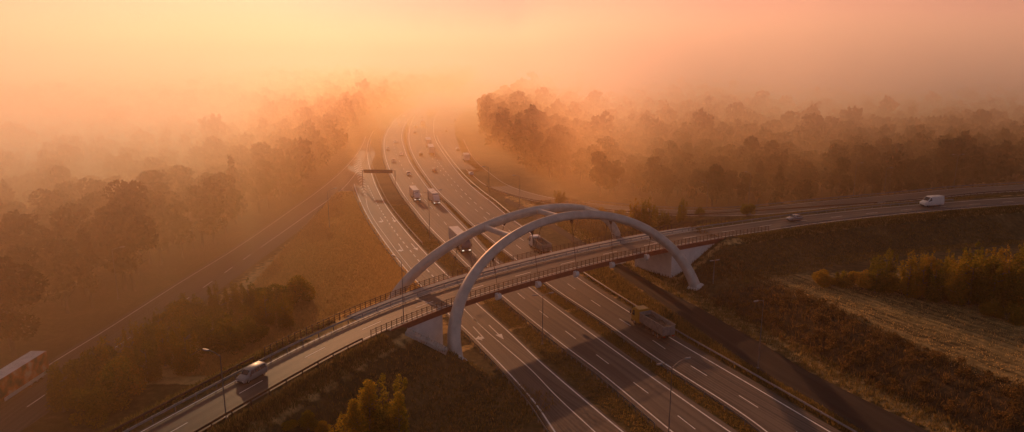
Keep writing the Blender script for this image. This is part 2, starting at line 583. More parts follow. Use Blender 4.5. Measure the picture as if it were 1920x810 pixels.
def sstep(a, b, x):
    t = np.clip((x - a) / (b - a), 0, 1)
    return t * t * (3 - 2 * t)


def lumps(X, Y, k):
    return (np.sin(X * .31 * k + 1.3) * np.sin(Y * .27 * k + .4) + .6 * np.sin(X * .83 * k + Y * .51 * k) + .4 * np.sin(X * 1.7 * k - Y * 1.3 * k + 2)) / 2


_cl = resample(CLN, 4.0)
_sl = resample(SLIP, 6.0)
_r2 = resample(R2R, 5.0)
_r2l = resample(R2L, 6.0)


def terrain(X, Y):
    X = np.asarray(X, float); Y = np.asarray(Y, float)
    sh = X.shape
    X = X.ravel(); Y = Y.ravel()
    Z = np.zeros(X.shape)
    near = (X > -130) & (X < 300) & (Y > 20) & (Y < 420)
    x, y = X[near], Y[near]
    s, u, z = near_uv(_cl, x, y)
    ax = (x - BC[0]) * BE[0] + (y - BC[1]) * BE[1]
    hw = np.interp(ax, [-70, -45, -18, 30, 60], [9.2, 9.6, 11.9, 12.4, 11.6]) / 2 + .7
    dd = np.maximum(np.abs(u) - hw, 0)
    e = 7.32 - dd / 1.75 - .5 * sstep(0, 3, dd) * 0
    cut = np.where(ax > 0, .56 * (ax - 32.6), .78 * (-ax - 28.8))
    # inside the abutment blocks the ground is hidden: keep it low only in the opening
    e = np.minimum(e, cut)
    s2, u2, z2 = near_uv(_sl, x, y)
    es = z2 - .16 - np.maximum(np.abs(u2) - 6.2, 0) / 1.9
    s3, u3, z3 = near_uv(_r2, x, y)
    right = u3 < 0
    ter = np.where(right & (y < 190), 2.6 * sstep(2.5, 15, -u3) * sstep(178, 150, y - .18 * (x - 40)), 0)
    ter = ter + np.where(ter > .3, .35 * lumps(x, y, .5), 0) * np.where(right, sstep(4, 12, -u3) * sstep(34, 20, -u3), 0)
    h = np.maximum(np.maximum(e, es), np.maximum(ter, 0.0))
    low = sstep(.3, 1.2, h)
    h = h + .12 * lumps(x, y, 1.0) * low * sstep(.4, 3, dd) * sstep(.5, 3, np.abs(u2) - 5.5)
    h = np.where(h < .02, -.03, h)
    Z[near] = h
    return Z.reshape(sh)


def grid_axis(lo, hi, step, far_lo, far_hi):
    mid = np.arange(lo, hi + .01, step)
    out = [hi]
    d = step
    while out[-1] < far_hi:
        d *= 1.28; out.append(out[-1] + d)
    inn = [lo]
    d = step
    while inn[-1] > far_lo:
        d *= 1.28; inn.append(inn[-1] - d)
    return np.concatenate([inn[:0:-1], mid, out[1:]])


gx = grid_axis(-110, 215, 1.5, -9000, 9000)
gy = grid_axis(40, 300, 1.5, -3000, 12000)
GX, GY = np.meshgrid(gx, gy, indexing='ij')
GZ = terrain(GX, GY)
nx, ny = GX.shape
ii = np.arange(nx * ny).reshape(nx, ny)
GF = np.stack([ii[:-1, :-1], ii[1:, :-1], ii[1:, 1:], ii[:-1, 1:]], -1).reshape(-1, 4)
gme = quads_mesh('ground', np.stack([GX, GY, GZ], -1).reshape(-1, 3), GF, M['ground'])
gme.polygons.foreach_set('use_smooth', np.ones(len(gme.polygons), dtype=bool))
zone = np.zeros((nx * ny, 4), dtype=np.float32); zone[:, 3] = 1
gxx, gyy = GX.ravel(), GY.ravel()
nearm = (gxx > -120) & (gxx < 260) & (gyy > 30) & (gyy < 330)
s3, u3, _ = near_uv(_r2, gxx[nearm], gyy[nearm])
fx, fy = gxx[nearm], gyy[nearm]
s1, u1, _ = near_uv(_cl, fx, fy)
hz = GZ.ravel()[nearm]
fieldw = np.where((u3 < 0) & (fy < 165) & (hz < 3.6), sstep(15, 20, -u3), 0) * sstep(153, 144, fy - .12 * (fx - 70))
scrub = np.where((u3 < 0) & (fy < 140), sstep(4, 7, -u3) * sstep(21, 16, -u3), 0)
verge = np.where((u3 < 0), sstep(7, 4, -u3) * .55, 0)
sL, uL, _ = near_uv(np.array(resample(np.array(m1), 6.0)), fx, fy)
mead = np.where((uL > 0) & (fy > 100) & (fx > -66) & (u1 > 0), sstep(0, 4, uL), 0) * sstep(-66, -56, fx - .05 * (fy - 130))
edge = np.exp(-((np.abs(u1) - 7.4) / 1.1) ** 2) * .75
zone[nearm, 0] = fieldw
zone[nearm, 1] = np.clip(mead + edge + verge, 0, 1)
zone[nearm, 2] = scrub
ca = gme.color_attributes.new('zone', 'FLOAT_COLOR', 'POINT')
ca.data.foreach_set('color', zone.ravel())
link('ground', gme, None, kind='structure')

# far hills on the right skyline
hm = MB()
hx = np.linspace(560, 2600, 90)
ridge = 40 + 29 * np.exp(-((hx - 1050) / 380) ** 2) + 4 * np.sin(hx * .006) + 1.5 * np.sin(hx * .03)
ridge *= sstep(560, 860, hx)
rows = []
for k, (dy, f) in enumerate([(0, 0), (120, .45), (260, .85), (400, 1), (700, .6), (1000, 0)]):
    rows.append([(x, 1350 + dy, r * f - 1) for x, r in zip(hx, ridge)])
hm.loft(rows, cap=False, closed=False)
link('hills', hm, M['leaf_forest'], smooth=True, kind='structure')


# ------------------------------------------------------------------ roads
def road(name, L, Rr, z, mat, n=None):
    n = n or int(max(length(L), length(Rr)) / 2)
    mb = MB()
    A, B = resample(L, n=n), resample(Rr, n=n)
    A[:, 2] += z; B[:, 2] += z
    mb.strip(A, B)
    o = link(name, mb, mat, kind='structure')
    me = o.data
    if me.polygons[0].normal.z < 0: me.flip_normals()
    return o


sm = {k: smooth_line(v, 2.0) for k, v in dict(m1=m1, m2=m2, m3=m3, m4=m4, m5=m5, m6=m6, m7=m7, L2=L2, LRU=LRU, LRD=LRD).items()}
# right carriageway: below the bridge its right edge is m7 plus shoulder, beyond it widens out to L2
road('road', offset(sm['m6'], 1.0), offset(sm['m7'], -1.4), .05, M['asphalt_pale'])
L2n = sm['L2']
mm = resample(sm['m7'], n=220)
k0 = int(np.argmin(np.linalg.norm(mm[:, :2] - L2n[0, :2], axis=1)))
road('road', offset(mm[k0:], .3), offset(L2n, -.5), .046, M['asphalt_pale'])
road('road', offset(sm['m4'], 1.0), offset(sm['m5'], -1.0), .05, M['asphalt_pale'])
road('road', offset(sm['m1'], .6), offset(sm['m3'], -.5), .054, M['asphalt_pale'])
road('road', R2L, R2R, .058, M['asphalt_dark'])
road('road', offset(SLIP, -4.3), offset(SLIP, 4.3), -.03, M['asphalt_pale'])
# the space where the merging slip road meets the carriageway beyond the bridge
sl_far = SLIP[np.argmin(np.abs(SLIP[:, 1] - 300)):]
road('road', offset(setz(resample(L2n[np.argmin(np.abs(L2n[:, 1] - 300)):], n=40), 0), .2), setz(resample(sl_far[sl_far[:, 1] < L2n[-1, 1]], n=40), 0), .042, M['asphalt_pale'])
road('road', offset(sm['LRU'], 1.0), offset(sm['LRD'], -4.2), .038, M['asphalt'])
road('road', offset(NE, .55), offset(NE, WB), .0, M['asphalt_ramp'])

mk = MB()


def line(P, w=.2, z=.064, s0=0, s1=None):
    P = resample(np.asarray(P), 1.5)
    d = np.concatenate([[0], np.cumsum(np.linalg.norm(np.diff(P, axis=0), axis=1))])
    s1 = d[-1] if s1 is None else min(s1, d[-1])
    if s1 - s0 < .2: return
    n = max(2, int((s1 - s0) / 1.5) + 1)
    s = np.linspace(s0, s1, n)
    Q = np.stack([np.interp(s, d, P[:, k]) for k in range(3)], 1)
    mk.strip(offset(Q, w / 2, z), offset(Q, -w / 2, z))


def dashes(P, on, off, w=.16, z=.064, start=0):
    t = length(P); s = start
    while s < t:
        line(P, w, z, s, s + on); s += on + off


for k in ('m6', 'm5', 'm4', 'm3', 'm1'):
    line(sm[k], .25)
kb = int(np.argmin(np.abs(sm['m7'][:, 1] - 178)))
line(sm['m7'][:kb], .24)
dashes(sm['m7'][kb:], 4, 4, .22)
line(sm['L2'], .26)
line(sm['m2'], .18)


def between(A, B, f, n=160):
    return resample(A, n=n) * (1 - f) + resample(B, n=n) * f


def match(A, B):
    """restrict B to the y range of A"""
    lo, hi = max(A[:, 1].min(), B[:, 1].min()), min(A[:, 1].max(), B[:, 1].max())
    return A[(A[:, 1] >= lo) & (A[:, 1] <= hi)], B[(B[:, 1] >= lo) & (B[:, 1] <= hi)]


# lane dashes (world space, 4 m marks every 12 m)
RCd = smooth_line(extend(px([(1480, 802), (1371, 733), (1282, 678), (1211, 630), (1147, 589), (1092, 552), (1020, 500), (950, 445), (905, 405), (868, 372), (838, 336), (812, 300), (798, 278), (790, 256), (790, 236)]), 67.2), 2)
LCd = smooth_line(extend(px([(1330, 826), (1250, 764), (1167, 702), (1099, 651), (1042, 607), (995, 570), (945, 528), (893, 480), (850, 436), (822, 404), (793, 370), (762, 326), (745, 294), (738, 272), (740, 255), (748, 240)]), 67.2), 2)
dashes(RCd, 4, 7.2, .17, start=6)
dashes(LCd, 4, 7.2, .17, start=3)
LC2 = between(*match(sm['m4'], sm['m5']), .66)
EXd = smooth_line(px([(872, 582), (840, 548), (793, 498), (764, 464), (738, 431), (713, 393), (700, 370), (689, 347)]), 2)
dashes(EXd, 2.2, 2.2, .26)
line(smooth_line(px([(887, 598), (894.5, 604)]), 1), .2)
line(smooth_line(px([(778, 513), (747.5, 475.6), (724, 444), (702, 413), (690, 390), (686, 372)]), 2), .14)
# left ramp
line(sm['LRU'], .18, .048)
kd = int(np.argmin(np.abs(sm['LRD'][:, 1] - 178)))
dashes(sm['LRD'][:kd], 4.5, 6, .18, .048, start=4)
line(sm['LRD'][kd:], .18, .048)
# slip road and ramp
line(offset(SLIP, -3.9), .16, -.02); line(offset(SLIP, 3.9), .22, -.02)
line(offset(NE, .95), .14, .006)
line(offset(NE, WB - .35), .16, .006)
dashes(offset(NE, WB / 2 + .1), 4, 8, .14, .006, start=2.5)
# on-ramp edges



def arrow(p, q, hook, w=.22):
    """lane arrow: shaft from p to q on the ground, straight head or a head bent to one side"""
    p, q = Vector((*p, .07)), Vector((*q, .07))
    t = (q - p).normalized(); s = Vector((-t.y, t.x, 0))
    L = (q - p).length
    if hook == 0:
        b = p + t * L * .66
        mk.add([p + s * w / 2, p - s * w / 2, b - s * w / 2, b + s * w / 2], [(0, 1, 2, 3)])
        mk.add([b + s * .62, b - s * .62, q], [(0, 1, 2)])
    else:
        b = p + t * L * .8
        mk.add([p + s * w / 2, p - s * w / 2, b - s * w / 2, b + s * w / 2], [(0, 1, 2, 3)])
        h = s * hook
        mk.add([b + s * w / 2 * hook * -1, b + h * .5, b + h * .5 + t * .9, b + s * w / 2 * hook * -1 + t * .9], [(0, 1, 2, 3)])
        mk.add([b + h * .5 - t * .7, b + h * 1.45 + t * .45, b + h * .5 + t * 1.6], [(0, 1, 2)])


for (p, q, hk) in [((887, 613), (909, 637), -1), ((916.5, 610), (944.5, 637), 0), ((747, 457), (757, 472), -1), ((771, 457), (783, 470), 0), ((713, 408), (719, 417), -1), ((735, 408), (741, 417), 0)]:
    arrow(at(*p), at(*q), hk)
# hatched gore between the exit road and the left ramp
for k in range(17):
    f0 = k / 17.0; f1 = f0 + .012
    A = smooth_line(px([(662, 300), (664, 317), (672, 339), (678.5, 357), (684, 372)]), 1)
    B = smooth_line(px([(676, 296), (680, 317), (684, 339), (687, 358), (688, 374)]), 1)
    A, B = resample(A, n=101), resample(B, n=101)
    i0 = int(f0 * 100); i1 = i0 + 1
    mid0, mid1 = (A[max(0, i0 - 4)] + B[max(0, i0 - 4)]) / 2, (A[max(0, i1 - 4)] + B[max(0, i1 - 4)]) / 2
    zz = np.array([0, 0, .07])
    mk.add([A[i0] + zz, mid0 + zz, mid1 + zz, A[i1] + zz], [(0, 1, 2, 3)])
    mk.add([mid0 + zz, B[i0] + zz, B[i1] + zz, mid1 + zz], [(0, 1, 2, 3)])
mo = link('road_markings', mk, M['paintline'], kind='structure')
_n = np.empty(len(mo.data.polygons) * 3); mo.data.polygons.foreach_get('normal', _n)

# ------------------------------------------------------------------ arch bridge
bridge = empty('arch_bridge', bw(0, 0, 0), 0, 'pale grey twin arch bridge carrying the ramp across the motorway', 'bridge')
bl = Vector(bw(0, 0, 0))


def bpart(name, mb, mat, smooth=False, parent=None, **kw):
    mb.v = [tuple(Vector(p) - bl) for p in mb.v]
    return link(name, mb, mat, parent or bridge, smooth, **kw)


sel = (NEA > -41.5) & (NEA < 48)
dN = NE[sel]; dW = WD[sel]; dB = WB[sel]
dF = offset(NE, WD)[sel]; dBar = offset(NE, WB)[sel]
# deck slab with girder haunch: cross-section loft
mb = MB()
nn = normals(NE)[sel]
rings = []
for p, q, n_ in zip(dN, dF, nn):
    w = np.linalg.norm((q - p)[:2])
    def X(u, z): return (p[0] + n_[0] * u, p[1] + n_[1] * u, z)
    rings.append([X(0, 7.46), X(0, 7.05), X(.5, 6.95), X(1.2, 6.35), X(w - 1.2, 6.35), X(w - .5, 6.95), X(w, 7.05), X(w, 7.46)])
mb.loft(rings)
bpart('deck', mb, M['concrete'])
for P_, sg in ((dN, -1), (dF, 1)):
    mb = MB()
    rs = []
    for p, n_ in zip(P_, nn):
        o1, o2 = sg * .004, sg * .14
        rs.append([(p[0] + n_[0] * o1, p[1] + n_[1] * o1, 6.62), (p[0] + n_[0] * o2, p[1] + n_[1] * o2, 6.62), (p[0] + n_[0] * o2, p[1] + n_[1] * o2, 7.6), (p[0] + n_[0] * o1, p[1] + n_[1] * o1, 7.6)])
    mb.loft(rs)
    bpart('fascia_beam', mb, M['red_steel'])
# footway kerb on the far side
mb = MB()
rs = [[(a[0], a[1], 7.461), (a[0], a[1], 7.62), (b[0] - n_[0] * .3, b[1] - n_[1] * .3, 7.62), (b[0] - n_[0] * .3, b[1] - n_[1] * .3, 7.461)] for a, b, n_ in zip(offset(NE, WB + .7)[sel], dF, nn)]
mb.loft(rs)
bpart('footway', mb, M['concrete'])
# expansion joints
for a0 in (-29.5, 31.0):
    i = int(np.argmin(np.abs(NEA - a0)))
    p, q = NE[i], offset(NE, WB)[i]
    t = np.array([q[0] - p[0], q[1] - p[1], 0]); t /= np.linalg.norm(t)
    s_ = np.array([-t[1], t[0], 0]) * .16
    mb = MB()
    a_, b_ = p + t * .6, q - t * .2
    mb.add([tuple(v + np.array([0, 0, .012])) for v in (a_ - s_, b_ - s_, b_ + s_, a_ + s_)], [(0, 1, 2, 3)])
    bpart('expansion_joint', mb, M['galv'])


def arch_pt(a, sg):
    k = max(0.0, 1 - (a / 30.08) ** 2) ** .497
    return Vector(bw(a, sg * (12.562 - 8.878 * k), 18.57 * k))


def superel(n=16, e=.55):
    out = []
    for k in range(n):
        w = 2 * math.pi * (k + .5) / n
        c, s = math.cos(w), math.sin(w)
        out.append((math.copysign(abs(c) ** e, c), math.copysign(abs(s) ** e, s)))
    return out


SE = superel()
for sg in (-1, 1):
    th = np.linspace(-math.pi / 2, math.pi / 2, 81)
    pts = [arch_pt(30.08 * math.sin(t), sg) for t in th]
    pn = (pts[40] - (pts[0] + pts[-1]) / 2).normalized()
    pn = pn.cross(Vector((BE[0], BE[1], 0))).normalized()
    rings = []
    for i, p in enumerate(pts):
        t = (pts[min(i + 1, 80)] - pts[max(i - 1, 0)]).normalized()
        b = t.cross(pn).normalized()
        f = abs(i - 40) / 40
        w, h = .75 + .24 * f ** 3, .8 + .3 * f ** 3
        rings.append([tuple(p + pn * (x * w) + b * (y * h)) for x, y in SE])
    mb = MB(); mb.loft(rings)
    bpart('arch', mb, M['arch'], smooth=40)
for a0 in (-12.8, -.6, 12.5):
    p, q = arch_pt(a0, -1), arch_pt(a0, 1)
    d = (q - p).normalized()
    p2, q2 = p + d * .5, q - d * .5
    mb = MB()
    b = Vector((BE[0], BE[1], 0))
    rings = []
    for f in (0, .12, .5, .88, 1):
        k = 1.25 if f in (0, 1) else 1
        c = p2.lerp(q2, f)
        rings.append([tuple(c + b * (x * .42 * k) + Vector((0, 0, 1)) * (y * .5 * k)) for x, y in SE])
    mb.loft(rings)
    bpart('cross_brace', mb, M['arch'], smooth=40)
for sg in (-1, 1):
    for a0 in (-18, -8, 2, 12, 22):
        top = arch_pt(a0, sg)
        i = int(np.argmin(np.abs(NEA - a0)))
        p = NE[i] if sg < 0 else offset(NE, WD)[i]
        n_ = normals(NE)[i] * (1 if sg > 0 else -1)
        foot = Vector((p[0] + n_[0] * .75, p[1] + n_[1] * .75, 7.1))
        d = (top - foot).normalized()
        mb = MB()
        mb.tube([foot, top - d * .6], .05, 6)
        hg = bpart('hanger', mb, M['rail_dark'], smooth=True)
        mb = MB()
        t = Vector((BE[0], BE[1], 0))
        tl = top - d * .7
        for s0 in (-.05, .05):
            mb.add([tuple(tl + t * .55 + Vector((n_[0], n_[1], 0)) * s0), tuple(tl - t * .55 + Vector((n_[0], n_[1], 0)) * s0), tuple(tl - d * 1.1 + Vector((n_[0], n_[1], 0)) * s0)], [(0, 1, 2)])
        bpart('gusset_plate', mb, M['rail_dark'], parent=bridge)
        # welded bracket at the deck edge
        mb = MB()
        Pn = Vector((n_[0], n_[1], 0))
        base = Vector((p[0], p[1], 0))
        prof = [(.15, 6.25), (.6, 6.1), (1.05, 6.55), (1.05, 7.0), (.85, 7.3), (.15, 7.3)]
        r1 = [tuple(base + Pn * u - t * .4 + Vector((0, 0, z))) for u, z in prof]
        r2 = [tuple(base + Pn * u + t * .4 + Vector((0, 0, z))) for u, z in prof]
        mb.loft([r1, r2])
        bpart('bracket', mb, M['white_concrete'])
# abutments and thrust blocks
for a0, a1 in ((-48, -29.3), (31.2, 50)):
    mb = MB()
    rs = []
    lo, hi = min(a0, a1), max(a0, a1)
    for i in np.where((NEA > lo - 1.2) & (NEA < hi + 1.2))[0]:
        a_ = min(max(NEA[i], lo), hi)
        p = NE[i]; q = offset(NE, WD)[i]; n_ = normals(NE)[i]
        t = np.array([BE[0], BE[1]]) * (a_ - NEA[i])
        A = (p[0] + n_[0] * .25 + t[0], p[1] + n_[1] * .25 + t[1]); B = (q[0] - n_[0] * .25 + t[0], q[1] - n_[1] * .25 + t[1])
        rs.append([(A[0], A[1], -1.5), (A[0], A[1], 6.6), (B[0], B[1], 6.6), (B[0], B[1], -1.5)])
    mb.loft(rs)
    bpart('abutment', mb, M['white_concrete'])
for sg in (-1, 1):
    for ea in (-1, 1):
        mb = MB()
        c = Vector(bw(ea * 30.2, sg * 12.4, -.5))
        t = Vector((BE[0], BE[1], 0)) * ea; n_ = Vector((BN[0], BN[1], 0)) * sg
        def ringz(z, ti, to, w):
            return [tuple(c - t * ti - n_ * w + Vector((0, 0, z))), tuple(c + t * to - n_ * w * 1.5 + Vector((0, 0, z))), tuple(c + t * to + n_ * w + Vector((0, 0, z))), tuple(c - t * ti + n_ * w + Vector((0, 0, z)))]
        mb.loft([ringz(-1.5, 1.9, 2.8, 1.5), ringz(.5, 1.7, 2.4, 1.4), ringz(1.2, 1.2, 1.6, 1.2), ringz(1.9, .4, 1.0, .9)])
        bpart('thrust_block', mb, M['white_concrete'])
# maintenance stairs down the slope beside the left arch foot
p0, p1 = Vector((*at(762, 622, 6.9), 0)), Vector((*at(842, 694, .6), 0))
st_root = empty('stairs', (p0.x, p0.y, 0), 0, 'concrete maintenance stairs down the embankment beside the left arch foot', 'stairs')
d_ = (p1 - p0); Ls = d_.length; d_.normalize(); s_ = Vector((-d_.y, d_.x, 0))
nst = int(Ls / .42)
mb = MB(); sb = MB()
prev = None
for k in range(nst):
    c = p0 + d_ * (k * .42)
    z = max(0, float(terrain(np.array([c.x]), np.array([c.y]))[0]))
    q = [c + s_ * .7, c - s_ * .7, c - s_ * .7 + d_ * .42, c + s_ * .7 + d_ * .42]
    lo = [(v.x - p0.x, v.y - p0.y, z - .5) for v in q]; hi = [(v.x - p0.x, v.y - p0.y, z + .13) for v in q]
    mb.add(lo + hi, [(4, 5, 6, 7), (0, 1, 5, 4), (1, 2, 6, 5), (2, 3, 7, 6), (3, 0, 4, 7)])
link('steps', mb, M['concrete'], st_root)
for sg in (-1, 1):
    mb = MB(); L_, R_ = [], []
    for k in range(0, nst + 1, 3):
        c = p0 + d_ * (k * .42)
        z = max(0, float(terrain(np.array([c.x]), np.array([c.y]))[0]))
        rs = []
        L_.append([tuple(c - Vector((p0.x, p0.y, 0)) + s_ * sg * (.72 + u) + Vector((0, 0, z + h_))) for u, h_ in ((0, -.4), (0, .28), (.2, .28), (.2, -.4))])
    mb.loft(L_); link('stringer', mb, M['concrete'], st_root)
# bridge railings with posts
def railing(P, zt, name, step, root, org, mat, h=1.15, rails=(1.12, .78, .42), pr=.055, post_w=.055, only=None):
    mb = MB()
    for z in rails:
        mb.tube([(p[0] - org[0], p[1] - org[1], p[2] + z - org[2]) for p in P], pr if z == max(rails) else pr * .7, 5)
    link('rail', mb, mat, root, smooth=True)
    Q = resample(P, step)
    mb = MB(); mb.box(-post_w, post_w, -post_w, post_w, 0, h + .1)
    mb.box(-post_w * 1.8, post_w * 1.8, -post_w * 1.8, post_w * 1.8, -.05, .05)
    first = None
    for i, p in enumerate(Q):
        o = link('post', mb, mat, root) if first is None else first.copy()
        if first is None: first = o
        else: COL.objects.link(o); o.parent = root
        o.location = (p[0] - org[0], p[1] - org[1], p[2] - org[2])
    return root


s_near = (NEA > -45) & (NEA < 62)
railing(offset(NE, .3, .1)[s_near], ZD, 'railing', 1.12, bridge, bl, M['rail_dark'])
far_root = empty('bridge_railing', bw(0, 9, ZD), 0, 'dark post and rail fence along the far footway of the bridge', 'railing')
s_far = (NEA > -56) & (NEA < 60)
railing(offset(NE, WD - .25, .1)[s_far], ZD, 'railing', 1.2, far_root, Vector(bw(0, 9, ZD)), M['rail_dark'])


# ------------------------------------------------------------------ guardrails
def guardrail(P, label, step=4.0, group='steel guardrails along the roads', sides=1, dz=0.0, mat='galv', h=.75):
    P = resample(P, 2.0)
    o0 = Vector(P[len(P) // 2])
    root = empty('guardrail', o0, 0, label, 'guardrail')
    nrm = normals(P)
    mb = MB()
    prof = [(.0, h - .31), (.06, h - .26), (.0, h - .16), (.06, h - .06), (0, h), (-.03, h), (-.03, h - .31)]
    rs = []
    for p, n_ in zip(P, nrm):
        rs.append([(p[0] + n_[0] * u * sides - o0.x, p[1] + n_[1] * u * sides - o0.y, p[2] + z + dz - o0.z) for u, z in prof])
    mb.loft(rs)
    link('beam', mb, M[mat], root)
    pm = MB(); pm.box(-.06, .06, -.05, .05, -.2, h - .02)
    L = length(P)
    step = max(step, L / 98)
    Q = resample(P, step); qn = normals(Q)
    first = None
    for p, n_ in zip(Q, qn):
        if first is None:
            first = o = link('post', pm, M[mat], root)
        else:
            o = first.copy(); COL.objects.link(o); o.parent = root
        o.location = (p[0] - n_[0] * .09 * sides - o0.x, p[1] - n_[1] * .09 * sides - o0.y, p[2] + dz - o0.z)
        o.rotation_euler = (0, 0, math.atan2(n_[1], n_[0]))
    return root


def cut(P, y0, y1):
    return P[(P[:, 1] >= y0) & (P[:, 1] <= y1)]


def na(P, a0, a1):
    return P[(NEA >= a0) & (NEA <= a1)]


guardrail(na(offset(NE, WB + .35), -104, 130), 'guardrail between the ramp carriageway and its far footway, crossing the bridge', 3.2, sides=-1, mat='galv')
guardrail(na(offset(NE, .25), -104, -46), 'guardrail on the near edge of the ramp beside the grey people carrier', 3.0, sides=1, mat='rail_dark')
guardrail(na(offset(NE, .25), 63, 150), 'guardrail on the near edge of the ramp beside the white panel van', 3.0, sides=1)
guardrail(na(offset(NE, WD - .25), -104, -57), 'dark guardrail on the outer far edge of the ramp, above the autumn thicket', 3.0, sides=-1, mat='rail_dark')
guardrail(cut(offset(sm['m4'], 1.5), 86, 176), 'guardrail with close posts between exit road and motorway, in front of the bridge', 1.6, sides=-1)
guardrail(cut(offset(sm['m4'], 1.5), 180, 420), 'guardrail on the verge between the exit road and the oncoming motorway lanes, beyond the bridge', 3, sides=-1)
guardrail(cut(offset(sm['m3'], -1.2), 180, 400), 'sunlit guardrail along the inner edge of the exit road, beyond the bridge', 3, sides=1)
guardrail(cut(offset(sm['m6'], 1.5), 84, 500), 'long guardrail in the grass median of the motorway', 3, sides=-1)
guardrail(cut(offset(sm['m1'], 1.2), 84, 122), 'guardrail on the outer edge of the exit road, below the arch foot', 2.5, sides=-1)
guardrail(cut(offset(sm['m1'], 1.2), 132, 260), 'guardrail between the exit road and the dry meadow', 3, sides=-1)
guardrail(cut(offset(sm['m7'], -2.3), 84, 160), 'guardrail beside the yellow tipper truck on the verge to the dark slip road', 3, sides=1)
guardrail(cut(offset(sm['L2'], -1.3), 215, 420), 'bright guardrail on the right edge of the motorway, beyond the bridge', 3, sides=1)
guardrail(cut(offset(SLIP, 5.2, -.03), 199.8, 262)[::-1], 'dark guardrail on the inner side of the curving slip road', 2.5, sides=1, mat='rail_dark')
guardrail(offset(SLIP[6:40], 5.0, -.03), 'guardrail on the strip between the slip road and the ramp, behind the silver car', 3, sides=1)
guardrail(offset(SLIP[8:70], -5.0, -.03), 'guardrail on the forest side of the slip road', 3, sides=-1)


# ------------------------------------------------------------------ street lamps
def lamp_post(base, z, h, arms, label, thick=.075, name='street_lamp', group=None):
    x, y = at(*base, z)
    zt = z if z > 0 else 0
    zt = max(float(terrain(np.array([x]), np.array([y]))[0]), 0) if z == 0 else z
    root = empty(name, (x, y, zt), 0, label, 'street lamp')
    mb = MB()
    mb.tube([(0, 0, -.3), (0, 0, .4), (0, 0, h * .5), (0, 0, h)], [thick * 1.15, thick * 1.1, thick * .85, thick * .6], 8)
    link('pole', mb, M['pole'], root, smooth=True)
    mb = MB(); mb.box(-.2, .2, -.2, .2, -.02, .06)
    link('base_plate', mb, M['pole'], root)
    for az, L, rise in arms:
        d = Vector((math.sin(R(az)), math.cos(R(az)), 0))
        mb = MB()
        pts = [Vector((0, 0, h - .15)) + d * (L * f) + Vector((0, 0, rise * (1 - (1 - f) ** 2))) for f in (0, .25, .5, .75, 1)]
        mb.tube(pts, [thick * .55, thick * .5, thick * .45, thick * .42, thick * .4], 6)
        link('arm', mb, M['pole'], root, smooth=True)
        e = pts[-1]
        s = Vector((-d.y, d.x, 0))
        prof = [(-.1, .07), (.2, .15), (.55, .17), (.85, .09)]
        rings = []
        for u, w in prof:
            c = e + d * u
            rings.append([tuple(c + s * w + Vector((0, 0, -.05))), tuple(c + s * w * .6 + Vector((0, 0, .1))), tuple(c - s * w * .6 + Vector((0, 0, .1))), tuple(c - s * w + Vector((0, 0, -.05)))])
        mb = MB(); mb.loft(rings)
        hd = link('lamp_head', mb, M['galv'], root)
        mb = MB()
        mb.add([tuple(e + d * u + s * w + Vector((0, 0, -.06))) for u, w in ((.1, .11), (.7, .11), (.7, -.11), (.1, -.11))], [(0, 1, 2, 3)])
        link('lens', mb, M['lamp_glass'], hd)
    return root


MW = -23.6                                    # heading of the motorway
lamp_post((1253, 822), 0, 10.2, [(MW + 90, 2.0, .9), (MW - 90, 1.6, .9)], 'double armed street lamp in the verge at the bottom edge of the picture')
lamp_post((1017, 645), 0, 9.0, [(MW - 90, 1.2, .3), (MW + 90, 1.2, .3)], 'street lamp on the motorway verge just in front of the bridge')
lamp_post((757, 605), ZD, 10.2, [(-38, 2.2, .5)], 'street lamp at the left end of the bridge, arm reaching over the ramp')
lamp_post((424, 782), ZD, 7.9, [(-70, 1.6, .5)], 'street lamp standing on the ramp edge in front of the grey people carrier')
lamp_post((917, 380), 0, 12.0, [(-110, 1.5, .4)], 'tall street lamp on the right motorway edge, left of its twin beyond the bridge')
lamp_post((974, 390), 0, 10.5, [(-100, 1.5, .4)], 'street lamp behind the top of the far arch, beside the slip road')
lamp_post((806, 450), 0, 13.0, [(MW - 98, 3.0, .5), (MW + 82, 3.0, .5)], 'T shaped street lamp behind the lorry on the oncoming motorway lanes')
lamp_post((884, 500), 0, 10.0, [(MW + 90, 1.6, .4)], 'street lamp seen through the far arch above the bridge railing')
lamp_post((1336, 545), 0, 5.2, [(MW + 90, .4, .05), (MW - 90, .4, .05)], 'short pale post beside the right arch foot', .14, 'camera_post')
lamp_post((1600, 366), 6.3, 9.8, [(75, 1.4, .3)], 'street lamp behind the ramp, between the silver car and the white van')
lamp_post((1421, 690), 0, 11.5, [(MW - 95, 1.3, .3)], 'faint street lamp on the bank beside the dark slip road')
lamp_post((222, 560), 0, 10.5, [(60, 1.5, .4)], 'street lamp at the forest edge left of the left ramp')
lamp_post((1403, 386), 3.5, 10.0, [(-40, 1.2, .4)], 'street lamp with a sunlit head above the small round tree at the slip road')
lamp_post((1788, 352), 7.0, 10.5, [(80, 1.4, .3), (-100, 1.4, .3)], 'street lamp behind the white panel van')
lamp_post((1658, 357), 6.8, 7.0, [(80, 1.2, .3)], 'thin street lamp just left of the white panel van, in front of the wood')
lamp_post((618, 430), 0, 11.0, [(40, 2.4, .6)], 'street lamp with a glinting head where the left ramp meets the exit road')
lamp_post((363, 470), 0, 10.0, [(60, 1.5, .4)], 'street lamp half hidden in fog, halfway along the left ramp')
lamp_post((1325, 388), 2.6, 7.5, [(-60, 1.2, .3)], 'faint street lamp among the bushes beyond the right end of the bridge')

